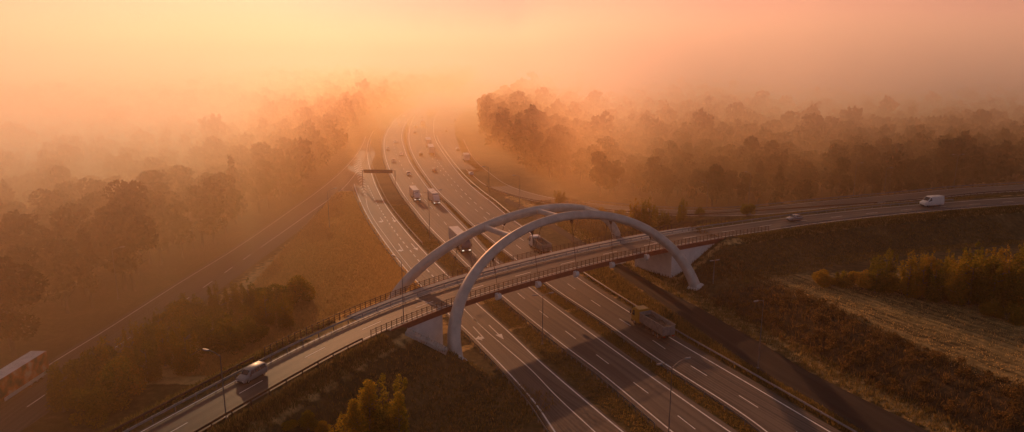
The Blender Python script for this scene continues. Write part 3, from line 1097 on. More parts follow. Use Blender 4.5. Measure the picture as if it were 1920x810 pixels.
# ------------------------------------------------------------------ overhead sign
gx0, gy0 = at(680, 352); gx1, gy1 = at(742, 352)
gr = empty('overhead_sign', ((gx0 + gx1) / 2, gy0, 0), R(-4), 'dark overhead sign panel spanning the exit road in the fog', 'road sign')
hw_ = (gx1 - gx0) / 2
for sx in (-hw_, hw_):
    mb = MB(); mb.tube([(sx, 0, -.2), (sx, 0, 6.6)], [.15, .12], 8); link('post', mb, M['pole'], gr, smooth=True)
mb = MB(); mb.box(-hw_, hw_, -.12, .12, 5.9, 6.05); mb.box(-hw_, hw_, -.12, .12, 6.45, 6.6)
for k in range(9):
    x = -hw_ + k * hw_ / 4
    mb.box(x - .05, x + .05, -.08, .08, 6.05, 6.45)
link('beam', mb, M['pole'], gr)
mb = MB(); mb.bbox(-hw_ + .6, hw_ - .8, -.3, -.2, 5.5, 6.8, .04); link('sign_panel', mb, M['sign_back'], gr)


# ------------------------------------------------------------------ vehicles (x forward, origin on the ground)
def wheel(root, x, y, r, w, axis_sign):
    mb = MB()
    prof = [(-w / 2, r * .62), (-w / 2, r * .93), (-w * .36, r), (w * .36, r), (w / 2, r * .93), (w / 2, r * .62)]
    n = 18
    rings = [[(r_ * math.cos(2 * math.pi * k / n), u, r_ * math.sin(2 * math.pi * k / n)) for u, r_ in prof] for k in range(n + 1)]
    mb.loft(rings, cap=False, closed=False)
    o = link('wheel', mb, M['rubber'], root, smooth=40)
    o.location = (x, y, r)
    mb = MB()
    cx_ = axis_sign * w * .42
    for u, rr in ((cx_, r * .63),):
        ring = [(rr * math.cos(2 * math.pi * k / n), u, rr * math.sin(2 * math.pi * k / n)) for k in range(n)]
        hub = [(rr * .25 * math.cos(2 * math.pi * k / n), u + axis_sign * w * .1, rr * .25 * math.sin(2 * math.pi * k / n)) for k in range(n)]
        mb.loft([ring, hub])
    link('rim', mb, M['rim'], o, smooth=30)
    return o


def body_ring(s):
    x, w, z0, zb, zr, wr = s
    h = [(w * .88, z0), (w * .98, z0 + .14), (w, (z0 + zb) / 2 + .08), (w * .985, zb), (wr, zr - .05), (wr * .8, zr)]
    return [(x, y, z) for y, z in h] + [(x, -y, z) for y, z in reversed(h)]


def interp_sec(secs, x):
    for a, b in zip(secs[:-1], secs[1:]):
        if a[0] >= x >= b[0]:
            f = (a[0] - x) / (a[0] - b[0] + 1e-9)
            return tuple(a[i] + (b[i] - a[i]) * f for i in range(6))
    return secs[-1]


def make_car(name, secs, paint, label, cat, win, glass_front, glass_rear, wheels, lights=False, tail=None, group=None, roof_bars=False):
    root = empty(name, (0, 0, 0), 0, label, cat, group)
    mb = MB(); mb.loft([body_ring(s) for s in secs])
    # skirts and bumpers in dark plastic
    link('body', mb, M[paint], root, smooth=38)

    def side_pt(x, f, sg, out=.015):
        s = interp_sec(secs, x)
        y0, z0 = s[1] * .985, s[3]; y1, z1 = s[5], s[4] - .05
        return (x, sg * (y0 + (y1 - y0) * f + out), z0 + (z1 - z0) * f)
    for sg in (-1, 1):
        for (xa, xb, xc, xd) in win:       # bottom front, bottom rear, top rear, top front
            mb = MB()
            a = [side_pt(xa, .12, sg), side_pt(xb, .12, sg), side_pt(xc, .86, sg), side_pt(xd, .86, sg)]
            mb.add(a if sg < 0 else a[::-1], [(0, 1, 2, 3)])
            link('window', mb, M['glass'], root)
        mb = MB()
        s = interp_sec(secs, win[0][0] + .05)
        mb.bbox(win[0][0] - .1, win[0][0] + .1, min(sg * s[1], sg * (s[1] + .22)), max(sg * s[1], sg * (s[1] + .22)), s[3] + .02, s[3] + .17, .03)
        link('mirror', mb, M['black'], root)

    def cross(xa, xb, name_, out, fr=(.1, .92)):
        sa, sb = interp_sec(secs, xa), interp_sec(secs, xb)
        za, zb_ = sa[4] + .012, sb[4] + .012
        mb = MB()
        mb.add([(xa + out, sa[5] * .86, za), (xb + out, sb[5] * .84, zb_ - .02), (xb + out, -sb[5] * .84, zb_ - .02), (xa + out, -sa[5] * .86, za)], [(0, 1, 2, 3)])
        link(name_, mb, M['glass'], root)
    cross(*glass_front, 'windscreen', .03)
    if glass_rear: cross(*glass_rear, 'rear_window', -.03)
    f, b = secs[0], secs[-1]
    for sg in (-1, 1):
        mb = MB(); zf = f[3] - .1
        y0, y1 = sorted((sg * f[1] * .55, sg * f[1] * .98))
        mb.bbox(f[0] - .16, f[0] + .02, y0, y1, zf - .12, zf + .06, .03)
        link('headlight', mb, M['lamp'] if lights else M['lens'], root)
        mb = MB(); y0, y1 = sorted((sg * b[1] * .72, sg * b[1] * .99)); zt = b[3]
        mb.bbox(b[0] - .02, b[0] + .12, y0, y1, zt - .3, zt + .02, .02)
        link('taillight', mb, M['tail'], root)
    mb = MB()
    mb.bbox(f[0] - .2, f[0] + .035, -f[1] * .9, f[1] * .9, f[2] + .02, f[2] + .2, .04)
    mb.bbox(b[0] - .035, b[0] + .2, -b[1] * .9, b[1] * .9, b[2] + .02, b[2] + .2, .04)
    link('bumper', mb, M['black'], root)
    wx0, wx1, r, w, tw = wheels
    for x in (wx0, wx1):
        for sg in (-1, 1): wheel(root, x, sg * (w - tw / 2), r, tw, sg)
    return root


CAR = [(2.14, .66, .26, .58, .63, .5), (2.0, .82, .22, .7, .76, .62), (1.2, .88, .2, .86, .94, .7), (.95, .89, .2, .9, 1.0, .68), (.2, .9, .2, .93, 1.4, .58), (-.6, .9, .2, .94, 1.45, .58), (-1.3, .9, .2, .95, 1.38, .56), (-1.9, .87, .22, .95, 1.05, .6), (-2.12, .78, .28, .84, .92, .55)]
VANS = [(2.4, .72, .3, .7, .78, .58), (2.28, .86, .26, .86, .95, .7), (1.55, .93, .24, 1.05, 1.18, .78), (.8, .95, .24, 1.1, 1.86, .68), (-.5, .95, .24, 1.12, 1.93, .7), (-2.1, .95, .24, 1.1, 1.9, .7), (-2.35, .93, .26, 1.05, 1.7, .72), (-2.42, .86, .3, .95, 1.1, .7)]
PANEL = [(3.0, .78, .36, .92, 1.0, .66), (2.85, .95, .32, 1.12, 1.22, .78), (2.15, 1.02, .3, 1.36, 1.5, .86), (1.25, 1.03, .3, 1.45, 2.42, .8), (.9, 1.03, .3, 1.45, 2.55, .82), (-2.6, 1.03, .3, 1.45, 2.58, .84), (-2.95, 1.02, .32, 1.4, 2.5, .84), (-3.0, .98, .34, 1.3, 2.4, .82)]


def car(paint, label, name='car', group=None, lights=False):
    return make_car(name, CAR, paint, label, 'car', [(.85, -.35, -.35, .3), (-.42, -1.75, -1.35, -.42)], (1.0, .28), (-1.88, -1.32), (1.3, -1.35, .32, .86, .21), lights, group=group)


def heading(P, xy, reverse=False):
    d = np.linalg.norm(P[:, :2] - np.array(xy), axis=1)
    i = int(np.argmin(d)); i = min(max(i, 1), len(P) - 2)
    t = P[i + 1] - P[i - 1]
    a = math.atan2(t[1], t[0])
    return a + math.pi if reverse else a


def place(root, pxy, z, P, reverse=False, zz=None):
    x, y = at(*pxy, z)
    root.location = (x, y, z)
    root.rotation_euler = (0, 0, heading(P, (x, y), reverse))
    return root


# --- ramp traffic: the near edge polyline runs from the left to the right of the picture
mini = make_car('people_carrier', VANS, 'grey', 'grey people carrier driving down the ramp, left of the bridge', 'car', [(1.2, .25, .25, .75), (.17, -.85, -.85, .17), (-.93, -2.1, -2.1, -.93)], (1.5, .9), (-2.38, -2.3), (1.55, -1.5, .34, .92, .22))
place(mini, (473, 709), ZD + .004, NE, True)
mini.scale = (.86, .86, .86)
van = make_car('panel_van', PANEL, 'white', 'white high roofed panel van on the ramp, far right', 'van', [(1.95, 1.0, 1.0, 1.3)], (2.1, 1.3), None, (1.95, -1.75, .36, 1.0, .24))
place(van, (1746, 386), ZD + .004, NE, True)
van.scale = (1.1, 1.1, 1.1)
c1 = car('silver', 'silver hatchback on the ramp between the bridge and the white van')
place(c1, (1489, 413), ZD + .004, NE, True)

# --- heavy vehicles
def cab(root, paint, x0, length_, z0=.55, z1=3.3, w=1.22, lights=True, fairing=False):
    """forward-control lorry cab whose front is at x0"""
    xs = [(x0, .5), (x0 - .12, .0), (x0 - length_, .0)]
    mb = MB()
    zt = z1
    secs = [(x0, w * .94, z0, 1.35, 1.9, w * .9), (x0 - .1, w, z0, 1.5, 2.4, w * .95), (x0 - .38, w, z0, 1.5, zt - .35, w * .92), (x0 - .75, w, z0, 1.5, zt, w * .86), (x0 - length_ + .1, w, z0, 1.5, zt, w * .86), (x0 - length_, w * .97, z0, 1.5, zt - .1, w * .85)]
    mb.loft([body_ring(s) for s in secs])
    link('cab', mb, M[paint], root, smooth=35)
    mb = MB()
    mb.add([(x0 - .06, w * .86, 1.75), (x0 - .39, w * .82, zt - .42), (x0 - .39, -w * .82, zt - .42), (x0 - .06, -w * .86, 1.75)], [(0, 1, 2, 3)])
    link('windscreen', mb, M['glass'], root)
    for sg in (-1, 1):
        mb = MB()
        a = [(x0 - .35, sg * (w * .995 + .01), 1.65), (x0 - 1.2, sg * (w * .995 + .01), 1.65), (x0 - 1.2, sg * (w * .93 + .01), zt - .6), (x0 - .62, sg * (w * .93 + .01), zt - .6)]
        mb.add(a if sg < 0 else a[::-1], [(0, 1, 2, 3)])
        link('window', mb, M['glass'], root)
        mb = MB(); y0, y1 = sorted((sg * (w + .02), sg * (w + .26)))
        mb.bbox(x0 - .12, x0 + .06, y0, y1, 1.75, 2.45, .04); link('mirror', mb, M['black'], root)
        mb = MB(); y0, y1 = sorted((sg * w * .5, sg * w * .92))
        mb.bbox(x0 - .1, x0 + .07, y0, y1, .72, .98, .03); link('headlight', mb, M['lamp'] if lights else M['lens'], root)
    mb = MB(); mb.bbox(x0 - .35, x0 + .05, -w * .96, w * .96, .3, .68, .05); mb.box(x0 - .02, x0 + .015, -w * .7, w * .7, 1.05, 1.5)
    link('bumper', mb, M['black'], root)


def chassis(root, x0, x1, z=.95):
    mb = MB(); mb.box(x1, x0, -.45, .45, z - .25, z)
    mb.box((x0 + x1) / 2 - .6, (x0 + x1) / 2 + .6, -1.1, -.5, .45, .95); mb.box((x0 + x1) / 2 - .6, (x0 + x1) / 2 + .6, .5, 1.1, .45, .95)
    link('chassis', mb, M['black'], root)


def tipper(name, paint, label, L=9.6, cat='truck', body_mat='tipper'):
    root = empty(name, (0, 0, 0), 0, label, cat)
    xf = L / 2
    cab(root, paint, xf, 2.5, z1=3.25)
    chassis(root, xf - .3, -xf + .3)
    mb = MB()
    xa, xb = xf - 2.95, -xf
    z0, z1, w, t = 1.15, 2.85, 1.25, .1
    mb.box(xb, xa, -w, w, z0, z0 + .15)
    mb.box(xb, xa, -w, -w + t, z0, z1); mb.box(xb, xa, w - t, w, z0, z1)
    mb.box(xa - t, xa, -w + t, w - t, z0, z1 + .15); mb.box(xb, xb + t, -w + t, w - t, z0, z1 - .1)
    n = 11
    for k in range(n):
        x = xb + .15 + (xa - xb - .3) * k / (n - 1)
        mb.box(x - .05, x + .05, -w - .07, -w - .003, z0, z1 - .02); mb.box(x - .05, x + .05, w + .003, w + .07, z0, z1 - .02)
    for k in range(4):
        y = -.9 + .6 * k
        mb.box(xb - .07, xb - .003, y - .05, y + .05, z0, z1 - .12)
    mb.box(xb - .04, xa + .02, -w - .09, -w - .003, z1, z1 + .1); mb.box(xb - .04, xa + .02, w + .003, w + .09, z1, z1 + .1)
    link('tipper_body', mb, M[body_mat], root)
    mb = MB()
    nx_, ny_ = 14, 6
    pts = [[(xb + t + (xa - xb - 2 * t) * i / nx_, -w + t + (2 * w - 2 * t) * j / ny_, z1 - .5 + .22 * math.sin(i * 1.1) * math.cos(j * .9) - .15 * abs(j - 3) / 3) for j in range(ny_ + 1)] for i in range(nx_ + 1)]
    mb.loft(pts, cap=False, closed=False)
    link('load', mb, M['load'], root, smooth=True)
    for x in (xf - 1.2, -xf + 3.0, -xf + 1.7):
        for sg in (-1, 1): wheel(root, x, sg * 1.02, .52, .36, sg)
    for sg in (-1, 1):
        mb = MB(); y0, y1 = sorted((sg * .7, sg * 1.15)); mb.box(xb - .06, xb + .05, y0, y1, .8, .98); link('taillight', mb, M['tail'], root)
        mb = MB(); y0, y1 = sorted((sg * .85, sg * 1.22)); mb.box(xb + .3, xb + 3.7, y0, y1, 1.06, 1.12); link('mudguard', mb, M['black'], root)
    return root


def semi(name, paint, label, L=15.5, side='trailer_side', roof='tarp', lights=False, cat='truck', group=None, scale=1.0):
    root = empty(name, (0, 0, 0), 0, label, cat, group)
    xf = L / 2
    cab(root, paint, xf, 2.2, z1=3.5, lights=lights)
    chassis(root, xf - .4, xf - 6)
    xa, xb = xf - 2.75, -xf
    w = 1.27
    mb = MB(); mb.bbox(xb, xa, -w, w, 1.1, 4.0, .05)
    link('trailer_box', mb, M[side], root)
    mb = MB(); mb.add([(xb + .08, -w + .08, 4.006), (xa - .08, -w + .08, 4.006), (xa - .08, w - .08, 4.006), (xb + .08, w - .08, 4.006)], [(0, 1, 2, 3)])
    link('trailer_roof', mb, M[roof], root)
    mb = MB()
    mb.box(xb - .03, xb - .004, -w + .1, -.02, 1.25, 3.9); mb.box(xb - .03, xb - .004, .02, w - .1, 1.25, 3.9)
    link('rear_door', mb, M[side], root)
    mb = MB(); mb.box(xb + .1, xa - 3.4, -w + .02, -w + .08, .5, 1.06); mb.box(xb + .1, xa - 3.4, w - .08, w - .02, .5, 1.06)
    link('side_skirt', mb, M['white' if side == 'mural' else 'grey'], root)
    for x in (xf - 1.35, xf - 4.6, xb + 1.6, xb + 2.9, xb + 4.2):
        for sg in (-1, 1): wheel(root, x, sg * 1.05, .5, .36, sg)
    for sg in (-1, 1):
        mb = MB(); y0, y1 = sorted((sg * .7, sg * 1.18)); mb.box(xb - .05, xb + .05, y0, y1, .85, 1.04); link('taillight', mb, M['tail'], root)
    return root


def box_truck(name, paint, label, L=8.0, lights=False, cat='truck', side='trailer_side'):
    root = empty(name, (0, 0, 0), 0, label, cat)
    xf = L / 2
    cab(root, paint, xf, 1.9, z1=2.9, w=1.15, lights=lights)
    chassis(root, xf - .3, -xf + .2)
    mb = MB(); mb.bbox(-xf, xf - 2.1, -1.25, 1.25, 1.0, 3.6, .06); link('cargo_box', mb, M[side], root)
    mb = MB(); mb.add([(-xf + .08, -1.17, 3.606), (xf - 2.18, -1.17, 3.606), (xf - 2.18, 1.17, 3.606), (-xf + .08, 1.17, 3.606)], [(0, 1, 2, 3)]); link('roof_panel', mb, M['tarp'], root)
    for x in (xf - 1.1, -xf + 1.9):
        for sg in (-1, 1): wheel(root, x, sg * 1.0, .45, .32, sg)
    for sg in (-1, 1):
        mb = MB(); y0, y1 = sorted((sg * .7, sg * 1.15)); mb.box(-xf - .04, -xf + .05, y0, y1, .75, .93); link('taillight', mb, M['tail'], root)
    return root


yt = tipper('tipper_truck', 'yellow', 'tipper truck with yellow cab and grey ribbed body, heading for the bridge', L=10.4)
place(yt, (1222, 620), .055, sm['m7'])
wt = tipper('tipper_truck', 'white', 'tipper truck with white cab seen under the near arch, just beyond the bridge railing', L=9.4)
place(wt, (1012, 470), .055, sm['m7'])
LCp, RCp = sm['m4'], sm['m7']
ml = semi('articulated_lorry', 'red', 'articulated lorry with a colourful mural on its trailer, cut off at the left edge', L=16.0, side='mural')
tx, ty = at(73, 658, 4.0)
hdg = heading(sm['LRU'], (tx, ty), True)
ml.location = (tx + math.cos(hdg) * 8.0, ty + math.sin(hdg) * 8.0, .045)
ml.rotation_euler = (0, 0, hdg)
s1_ = semi('articulated_lorry', 'white', 'pale roofed articulated lorry in the inner oncoming lane, beside the T shaped lamp', lights=True, L=13)
place(s1_, (813, 378), .055, LCp, True)
s2_ = semi('articulated_lorry', 'white', 'articulated lorry with bright windscreen, left of the pale roofed one in oncoming lanes', lights=True, side='trailer_side', L=13, roof='trailer_side')
place(s2_, (778, 372), .055, LCp, True)
s1_.scale = s2_.scale = (.86, .86, .86)
s3_ = semi('articulated_lorry', 'blue', 'articulated lorry half hidden behind the far arch in the oncoming lanes', lights=True, L=13)
place(s3_, (862, 463), .055, LCp, True)
s4_ = semi('articulated_lorry', 'grey', 'rear one of two pale roofed lorries nose to tail, driving away in the fog', L=14)
place(s4_, (808, 287), .055, RCp)
s5_ = semi('articulated_lorry', 'red', 'front one of two pale roofed lorries nose to tail, driving away in the fog', L=14)
place(s5_, (803, 273), .055, RCp)
s6_ = box_truck('box_truck', 'white', 'pale box truck farthest away on the motorway, almost lost in the fog')
place(s6_, (793, 235), .055, RCp)
b1 = box_truck('box_truck', 'white', 'box truck on the merging lane beside the right motorway guardrail')
place(b1, (874, 302), .055, sm['L2'])
cars = [((789, 291), RCp, False, 'dark', 'dark car close behind the two lorries in the fog'),
        ((814, 321), RCp, False, 'grey', 'grey car following far behind the two pale roofed lorries'),
        ((779, 238), RCp, False, 'white', 'white car left of the farthest box truck'),
        ((766, 328), LCp, True, 'silver', 'silver car ahead of the oncoming lorries, nearest the median'),
        ((742, 268), LCp, True, 'white', 'pale car in the outer oncoming lane, farthest up the bend'),
        ((727, 281), LCp, True, 'silver', 'small silver car by the outer line of the oncoming lanes'),
        ((738, 304), LCp, True, 'grey', 'faint grey car in the middle of the oncoming lanes'),
        ((858, 282), sm['L2'], False, 'silver', 'silver car ahead of the box truck on the merging lane'),
        ((883, 328), sm['L2'], False, 'white', 'white car behind the box truck on the merging lane'),
        ((853, 227), sm['L2'], False, 'grey', 'faint car far off on the merging slip road'),
        ((747, 234), LCp, True, 'silver', 'tiny pale car far up the oncoming lanes, above the dash line'),
        ((757, 219), LCp, True, 'white', 'barely visible pale car at the far bend of the oncoming lanes'),
        ((778, 250), RCp, False, 'silver', 'small silver car between the farthest box truck and the two pale roofed lorries'),
        ((836, 246), sm['L2'], False, 'white', 'white car high up beside the right motorway guardrail'),
        ((752, 291), LCp, True, 'white', 'white car in the inner oncoming lane beside the median guardrail'),
        ((791, 222), RCp, False, 'dark', 'faint dark car just beyond the farthest box truck')]
for p, P, rev, paint, label in cars:
    place(car(paint, label, group='cars on the motorway', lights=rev), p, .055, P, rev)


# ------------------------------------------------------------------ vegetation
def leaf_quads(C, size, rng, flat=0.0, droop=0.0):
    n = len(C)
    a = rng.normal(size=(n, 3)); a /= np.linalg.norm(a, axis=1)[:, None]
    b = rng.normal(size=(n, 3))
    b -= (b * a).sum(1)[:, None] * a
    b /= np.linalg.norm(b, axis=1)[:, None]
    s = size * rng.uniform(.55, 1.35, n)[:, None]
    a = a * s; b = b * s * .62
    return np.stack([C - a, C + b, C + a, C - b], 1)


def crown_points(kind, h, w, n, rng):
    """points spread through a crown of height h and width w (base of the tree at z=0)"""
    out = []
    if kind == 'broad':
        nb = 15
        ctr, rad = [], []
        for k in range(nb):
            f = rng.uniform(.3, .92)
            ring = w * .5 * math.sin(math.pi * min(.95, (f - .12) / .9)) ** .7 * .68
            az = rng.uniform(0, 2 * math.pi); rr = ring * rng.uniform(.35, 1) ** .6
            ctr.append((rr * math.cos(az), rr * math.sin(az), f * h)); rad.append(w * rng.uniform(.13, .26))
        ctr.append((0, 0, h * .88)); rad.append(w * .18)
        ctr.append((0, 0, h * .6)); rad.append(w * .26)
        pr_ = np.array(rad) ** 2; pr_ /= pr_.sum()
        k = rng.choice(len(ctr), n, p=pr_)
        d = rng.normal(size=(n, 3)); d /= np.linalg.norm(d, axis=1)[:, None]
        r_ = np.array(rad)[k] * rng.uniform(.45, 1.08, n) ** .5
        P = np.array(ctr)[k] + d * r_[:, None] * np.array([1, 1, .82])
    elif kind == 'column':
        nb = 26
        ctr, rad = [], []
        for k in range(nb):
            f = rng.uniform(.1, .97)
            prof = (1 - f) ** .62 * min(1, f / .16 + .35)
            az = rng.uniform(0, 2 * math.pi); rr = w * .5 * prof * rng.uniform(.2, .95)
            ctr.append((rr * math.cos(az), rr * math.sin(az), f * h)); rad.append(w * (.1 + .16 * prof))
        ctr.append((0, 0, h * .96)); rad.append(w * .07)
        pr_ = np.array(rad) ** 2; pr_ /= pr_.sum()
        k = rng.choice(len(ctr), n, p=pr_)
        d = rng.normal(size=(n, 3)); d /= np.linalg.norm(d, axis=1)[:, None]
        r_ = np.array(rad)[k] * rng.uniform(.3, 1.1, n) ** .5
        P = np.array(ctr)[k] + d * r_[:, None] * np.array([1, 1, 1.5])
    elif kind == 'multi':
        m_ = 11
        for k in range(m_):
            f = 1.0 if k == 0 else rng.uniform(.5, .95)
            az = rng.uniform(0, 6.28); rr = w * .36 * rng.uniform(.15, 1) ** .7 * (0 if k == 0 else 1)
            sub = crown_points('column', h * f, w * rng.uniform(.26, .42), max(60, n // m_), rng)
            sub[:, 0] += rr * math.cos(az) * (.6 + .4 * sub[:, 2] / h); sub[:, 1] += rr * math.sin(az) * (.6 + .4 * sub[:, 2] / h)
            out.append(sub)
        P = np.concatenate(out)
    else:  # bush
        nb = 12
        ctr, rad = [], []
        for k in range(nb):
            az = rng.uniform(0, 2 * math.pi); rr = w * .36 * rng.uniform(0, 1) ** .6
            ctr.append((rr * math.cos(az), rr * math.sin(az), h * rng.uniform(.25, .72))); rad.append(w * rng.uniform(.12, .24))
        pr_ = np.array(rad) ** 2; pr_ /= pr_.sum()
        k = rng.choice(nb, n, p=pr_)
        d = rng.normal(size=(n, 3)); d /= np.linalg.norm(d, axis=1)[:, None]
        r_ = np.array(rad)[k] * rng.uniform(.4, 1.1, n) ** .5
        P = np.array(ctr)[k] + d * r_[:, None] * np.array([1, 1, .95])
    P[:, 2] = np.maximum(P[:, 2], .05 * h * rng.uniform(.2, 1, len(P)))
    return P


def trunk_mb(kind, h, w, rng):
    mb = MB()
    r0 = h * .016 + .04
    top = h * (.8 if kind != 'bush' else .5)
    bend = rng.normal(size=2) * h * .015
    pts = [(bend[0] * math.sin(f * 2.4), bend[1] * math.sin(f * 2.1), f * top - .2) for f in (0, .15, .35, .6, .8, 1)]
    mb.tube(pts, [r0 * 1.3, r0, r0 * .8, r0 * .55, r0 * .35, r0 * .12], 7)
    for k in range(9 if kind != 'bush' else 6):
        f = rng.uniform(.22, .85)
        az = rng.uniform(0, 6.28); L = w * .42 * (1.1 - f) + .3
        p0 = Vector((bend[0] * math.sin(f * 2.4), bend[1] * math.sin(f * 2.1), f * top - .2))
        up = L * (.9 if kind == 'column' else .55)
        p1 = p0 + Vector((math.cos(az) * L * .5, math.sin(az) * L * .5, up * .45)); p2 = p0 + Vector((math.cos(az) * L, math.sin(az) * L, up))
        mb.tube([p0, p1, p2], [r0 * .42, r0 * .28, r0 * .08], 5)
    return mb


PROTO = {}


def proto(key, kind, h, w, n, size, mat, seed, bark='bark'):
    rng = np.random.default_rng(seed)
    V = leaf_quads(crown_points(kind, h, w, n, rng), size, rng)
    cm = quads_mesh('crown', V, None, M[mat])
    tm = link('trunk', trunk_mb(kind, h, w, rng), M[bark], smooth=True)
    me = tm.data
    bpy.data.objects.remove(tm)
    PROTO[key] = (cm, me, h)


for k in range(5): proto(f'f{k}', 'broad', 18, 10.5, 2600, .5, 'leaf_forest', 20 + k)
for k in range(2): proto(f'f{5 + k}', 'column', 19, 7, 2200, .48, 'leaf_forest', 40 + k)
for k in range(3): proto(f'a{k}', 'multi', 9, 6.4, 9000, .13, 'leaf_autumn', 60 + k, 'birch')
for k in range(3): proto(f'b{k}', 'multi' if k == 1 else 'bush', 5, 6.2, 6500, .13, 'leaf_autumn', 70 + k)
for k in range(2): proto(f'n{k}', 'column', 10, 4.8, 7500, .13, 'leaf_gold', 80 + k, 'birch')
for k in range(2): proto(f'm{k}', 'multi', 9, 7.5, 13000, .13, 'leaf_gold', 90 + k)

TREE_N = 0


def tree(key, x, y, scale, label, cat='tree', name='tree', group=None, z=None, sz=None, parts=True):
    cm, tm, h = PROTO[key]
    if z is None: z = max(0.0, float(terrain(np.array([x]), np.array([y]))[0]))
    o = empty(name, (x, y, z - .05), random.uniform(0, 6.28), label, cat, group)
    o.scale = (scale, scale, (sz or scale))
    c = bpy.data.objects.new('crown', cm); COL.objects.link(c); c.parent = o
    t = bpy.data.objects.new('trunk', tm); COL.objects.link(t); t.parent = o
    return o


def visible(x, y, z, m=60):
    p = proj(x, y, z)
    return -m < p[0] < 1920 + m and -m < p[1] < 810 + m


LRUs = resample(sm['LRU'], 6.0)
SLs = resample(SLIP, 6.0)


def forest_ok(x, y):
    """where the two woods stand: beyond the left ramp, and beyond the slip road"""
    X, Y = np.array([x]), np.array([y])
    if x < -40 - 0.02 * y:
        lim = np.interp(y, LRUs[:, 1], LRUs[:, 0]) if y < 330 else np.interp(y, [330, 420, 520, 700, 1000], [-78, -92, -100, -95, -40])
        return x < lim - 6.5
    lim = np.interp(y, [190, 240, 270, 300, 340, 400, 460, 560, 700, 1000], [140, 50, 19, 7, -4, -15, -21, -20, 0, 60])
    if y < 250:
        yl = np.interp(x, [20, 40, 56, 67, 91, 121, 139, 161, 215], [246, 228, 217, 213, 215, 222, 228, 234, 252])
        return y > yl + 7 and x > 20
    return x > lim


# candidate positions on a jittered lattice, nearest first
rngf = np.random.default_rng(5)
cand = []
for gy_ in np.arange(84, 1350, 6.6):
    stp = 6.6 if gy_ < 520 else 10
    for gx_ in np.arange(-.86 * gy_ - 40, .82 * gy_ + 50, stp):
        x, y = gx_ + rngf.uniform(-2.8, 2.8), gy_ + rngf.uniform(-2.8, 2.8)
        if gy_ >= 520 and rngf.random() < .35: continue
        if not forest_ok(x, y): continue
        if not (visible(x, y, 18, 90) or visible(x, y, 4, 40)): continue
        cand.append((math.hypot(x, y), x, y))
cand.sort()
near_l = [c for c in cand if c[1] < -20][:150]
near_r = [c for c in cand if c[1] >= -20][:150]
chosen = set(near_l + near_r)
for lab, grp, lst in (('broadleaf tree in the foggy wood beyond the left ramp', 'trees of the wood left of the motorway', near_l), ('broadleaf tree in the hazy wood beyond the slip road', 'trees of the wood right of the motorway', near_r)):
    for d_, x, y in lst:
        k = f'f{rngf.choice(7, p=[.2, .2, .19, .18, .17, .03, .03])}'
        s = rngf.uniform(.66, 1.04) * (1.1 if x < -40 else 1.0) * (.84 if d_ < 260 and x > 0 else 1.0)
        edge_ = 1.0
        tree(k, x, y, s, lab, group=grp, name='broadleaf_tree', sz=s * rngf.uniform(.9, 1.12))
# the rest of the woods reads as one mass
rest = [c for c in cand if c not in chosen]
tmpl = []
for k in range(5):
    r_ = np.random.default_rng(200 + k)
    tmpl.append(leaf_quads(crown_points('broad' if k < 4 else 'column', 18, 10.5 if k < 4 else 7, 420, r_), 1.05, r_))
tm2 = []
for k in range(4):
    r_ = np.random.default_rng(230 + k)
    tm2.append(leaf_quads(crown_points('broad', 18, 12, 130, r_), 1.9, r_))
for nm, side in (('woods', -1), ('woods', 1)):
    Vs = []
    for d_, x, y in rest:
        if (x < -20) != (side < 0): continue
        T = tmpl[rngf.integers(0, 5)] if d_ < 560 else tm2[rngf.integers(0, 4)]
        s = rngf.uniform(.74, 1.1) * (1 if rngf.random() > .06 else 1.25); az = rngf.uniform(0, 6.28)
        c_, s_ = math.cos(az), math.sin(az)
        V = T.reshape(-1, 3) * s
        Vs.append(np.stack([V[:, 0] * c_ - V[:, 1] * s_ + x, V[:, 0] * s_ + V[:, 1] * c_ + y, V[:, 2] * rngf.uniform(.92, 1.1)], 1))
    me = quads_mesh(nm, np.concatenate(Vs), None, M['leaf_forest'])
    link(nm, me, None, kind='stuff', label='mass of the foggy wood left of the motorway' if side < 0 else 'mass of the hazy wood right of the motorway')

# --- grove on the right above the stubble field
grove = [(1552, 526, 'b0', .95), (1580, 528, 'b1', .9), (1616, 534, 'b2', 1.15), (1640, 540, 'a1', .9), (1668, 540, 'b0', 1.1), (1700, 546, 'a1', 1.05), (1728, 550, 'a2', .98), (1750, 556, 'a0', .9), (1775, 552, 'b1', 1.0), (1796, 560, 'a1', 1.18), (1818, 562, 'a2', 1.22), (1838, 558, 'a0', 1.2), (1858, 568, 'a1', 1.22), (1880, 566, 'a2', 1.2), (1902, 574, 'a0', 1.28), (1926, 578, 'a1', 1.2),
         (1660, 528, 'a2', .95), (1742, 530, 'a1', .9), (1790, 532, 'b2', 1.05), (1822, 528, 'a0', 1.1), (1852, 534, 'b0', 1.15), (1876, 538, 'a2', 1.15), (1908, 540, 'a1', 1.2), (1936, 546, 'a0', 1.25), (1768, 538, 'a1', 1.0), (1724, 536, 'b1', .8), (1840, 548, 'b2', 1.1), (1892, 552, 'b1', 1.1), (1950, 566, 'a2', 1.2), (1866, 586, 'b0', .8), (1912, 598, 'b1', .9), (1806, 546, 'a2', 1.15)]
glabels = {'a': 'slender yellow green birch in the grove above the stubble field', 'b': 'rounded autumn bush in the grove above the stubble field'}
for i, (x_, y_, k, s) in enumerate(grove):
    x, y = at(x_, y_ + 8, 2.6)
    lab = glabels[k[0]]
    if i == 0: lab = 'leftmost low orange bush of the grove above the stubble field'
    if i == 2: lab = 'round golden bush standing apart at the left of the grove'
    tree(k, x, y, s * 1.06, lab, 'tree' if k[0] == 'a' else 'bush', 'birch_tree' if k[0] == 'a' else 'bush', 'birches of the right grove' if k[0] == 'a' else 'bushes of the right grove', sz=s * (.98 if k[0] == 'a' else .8))

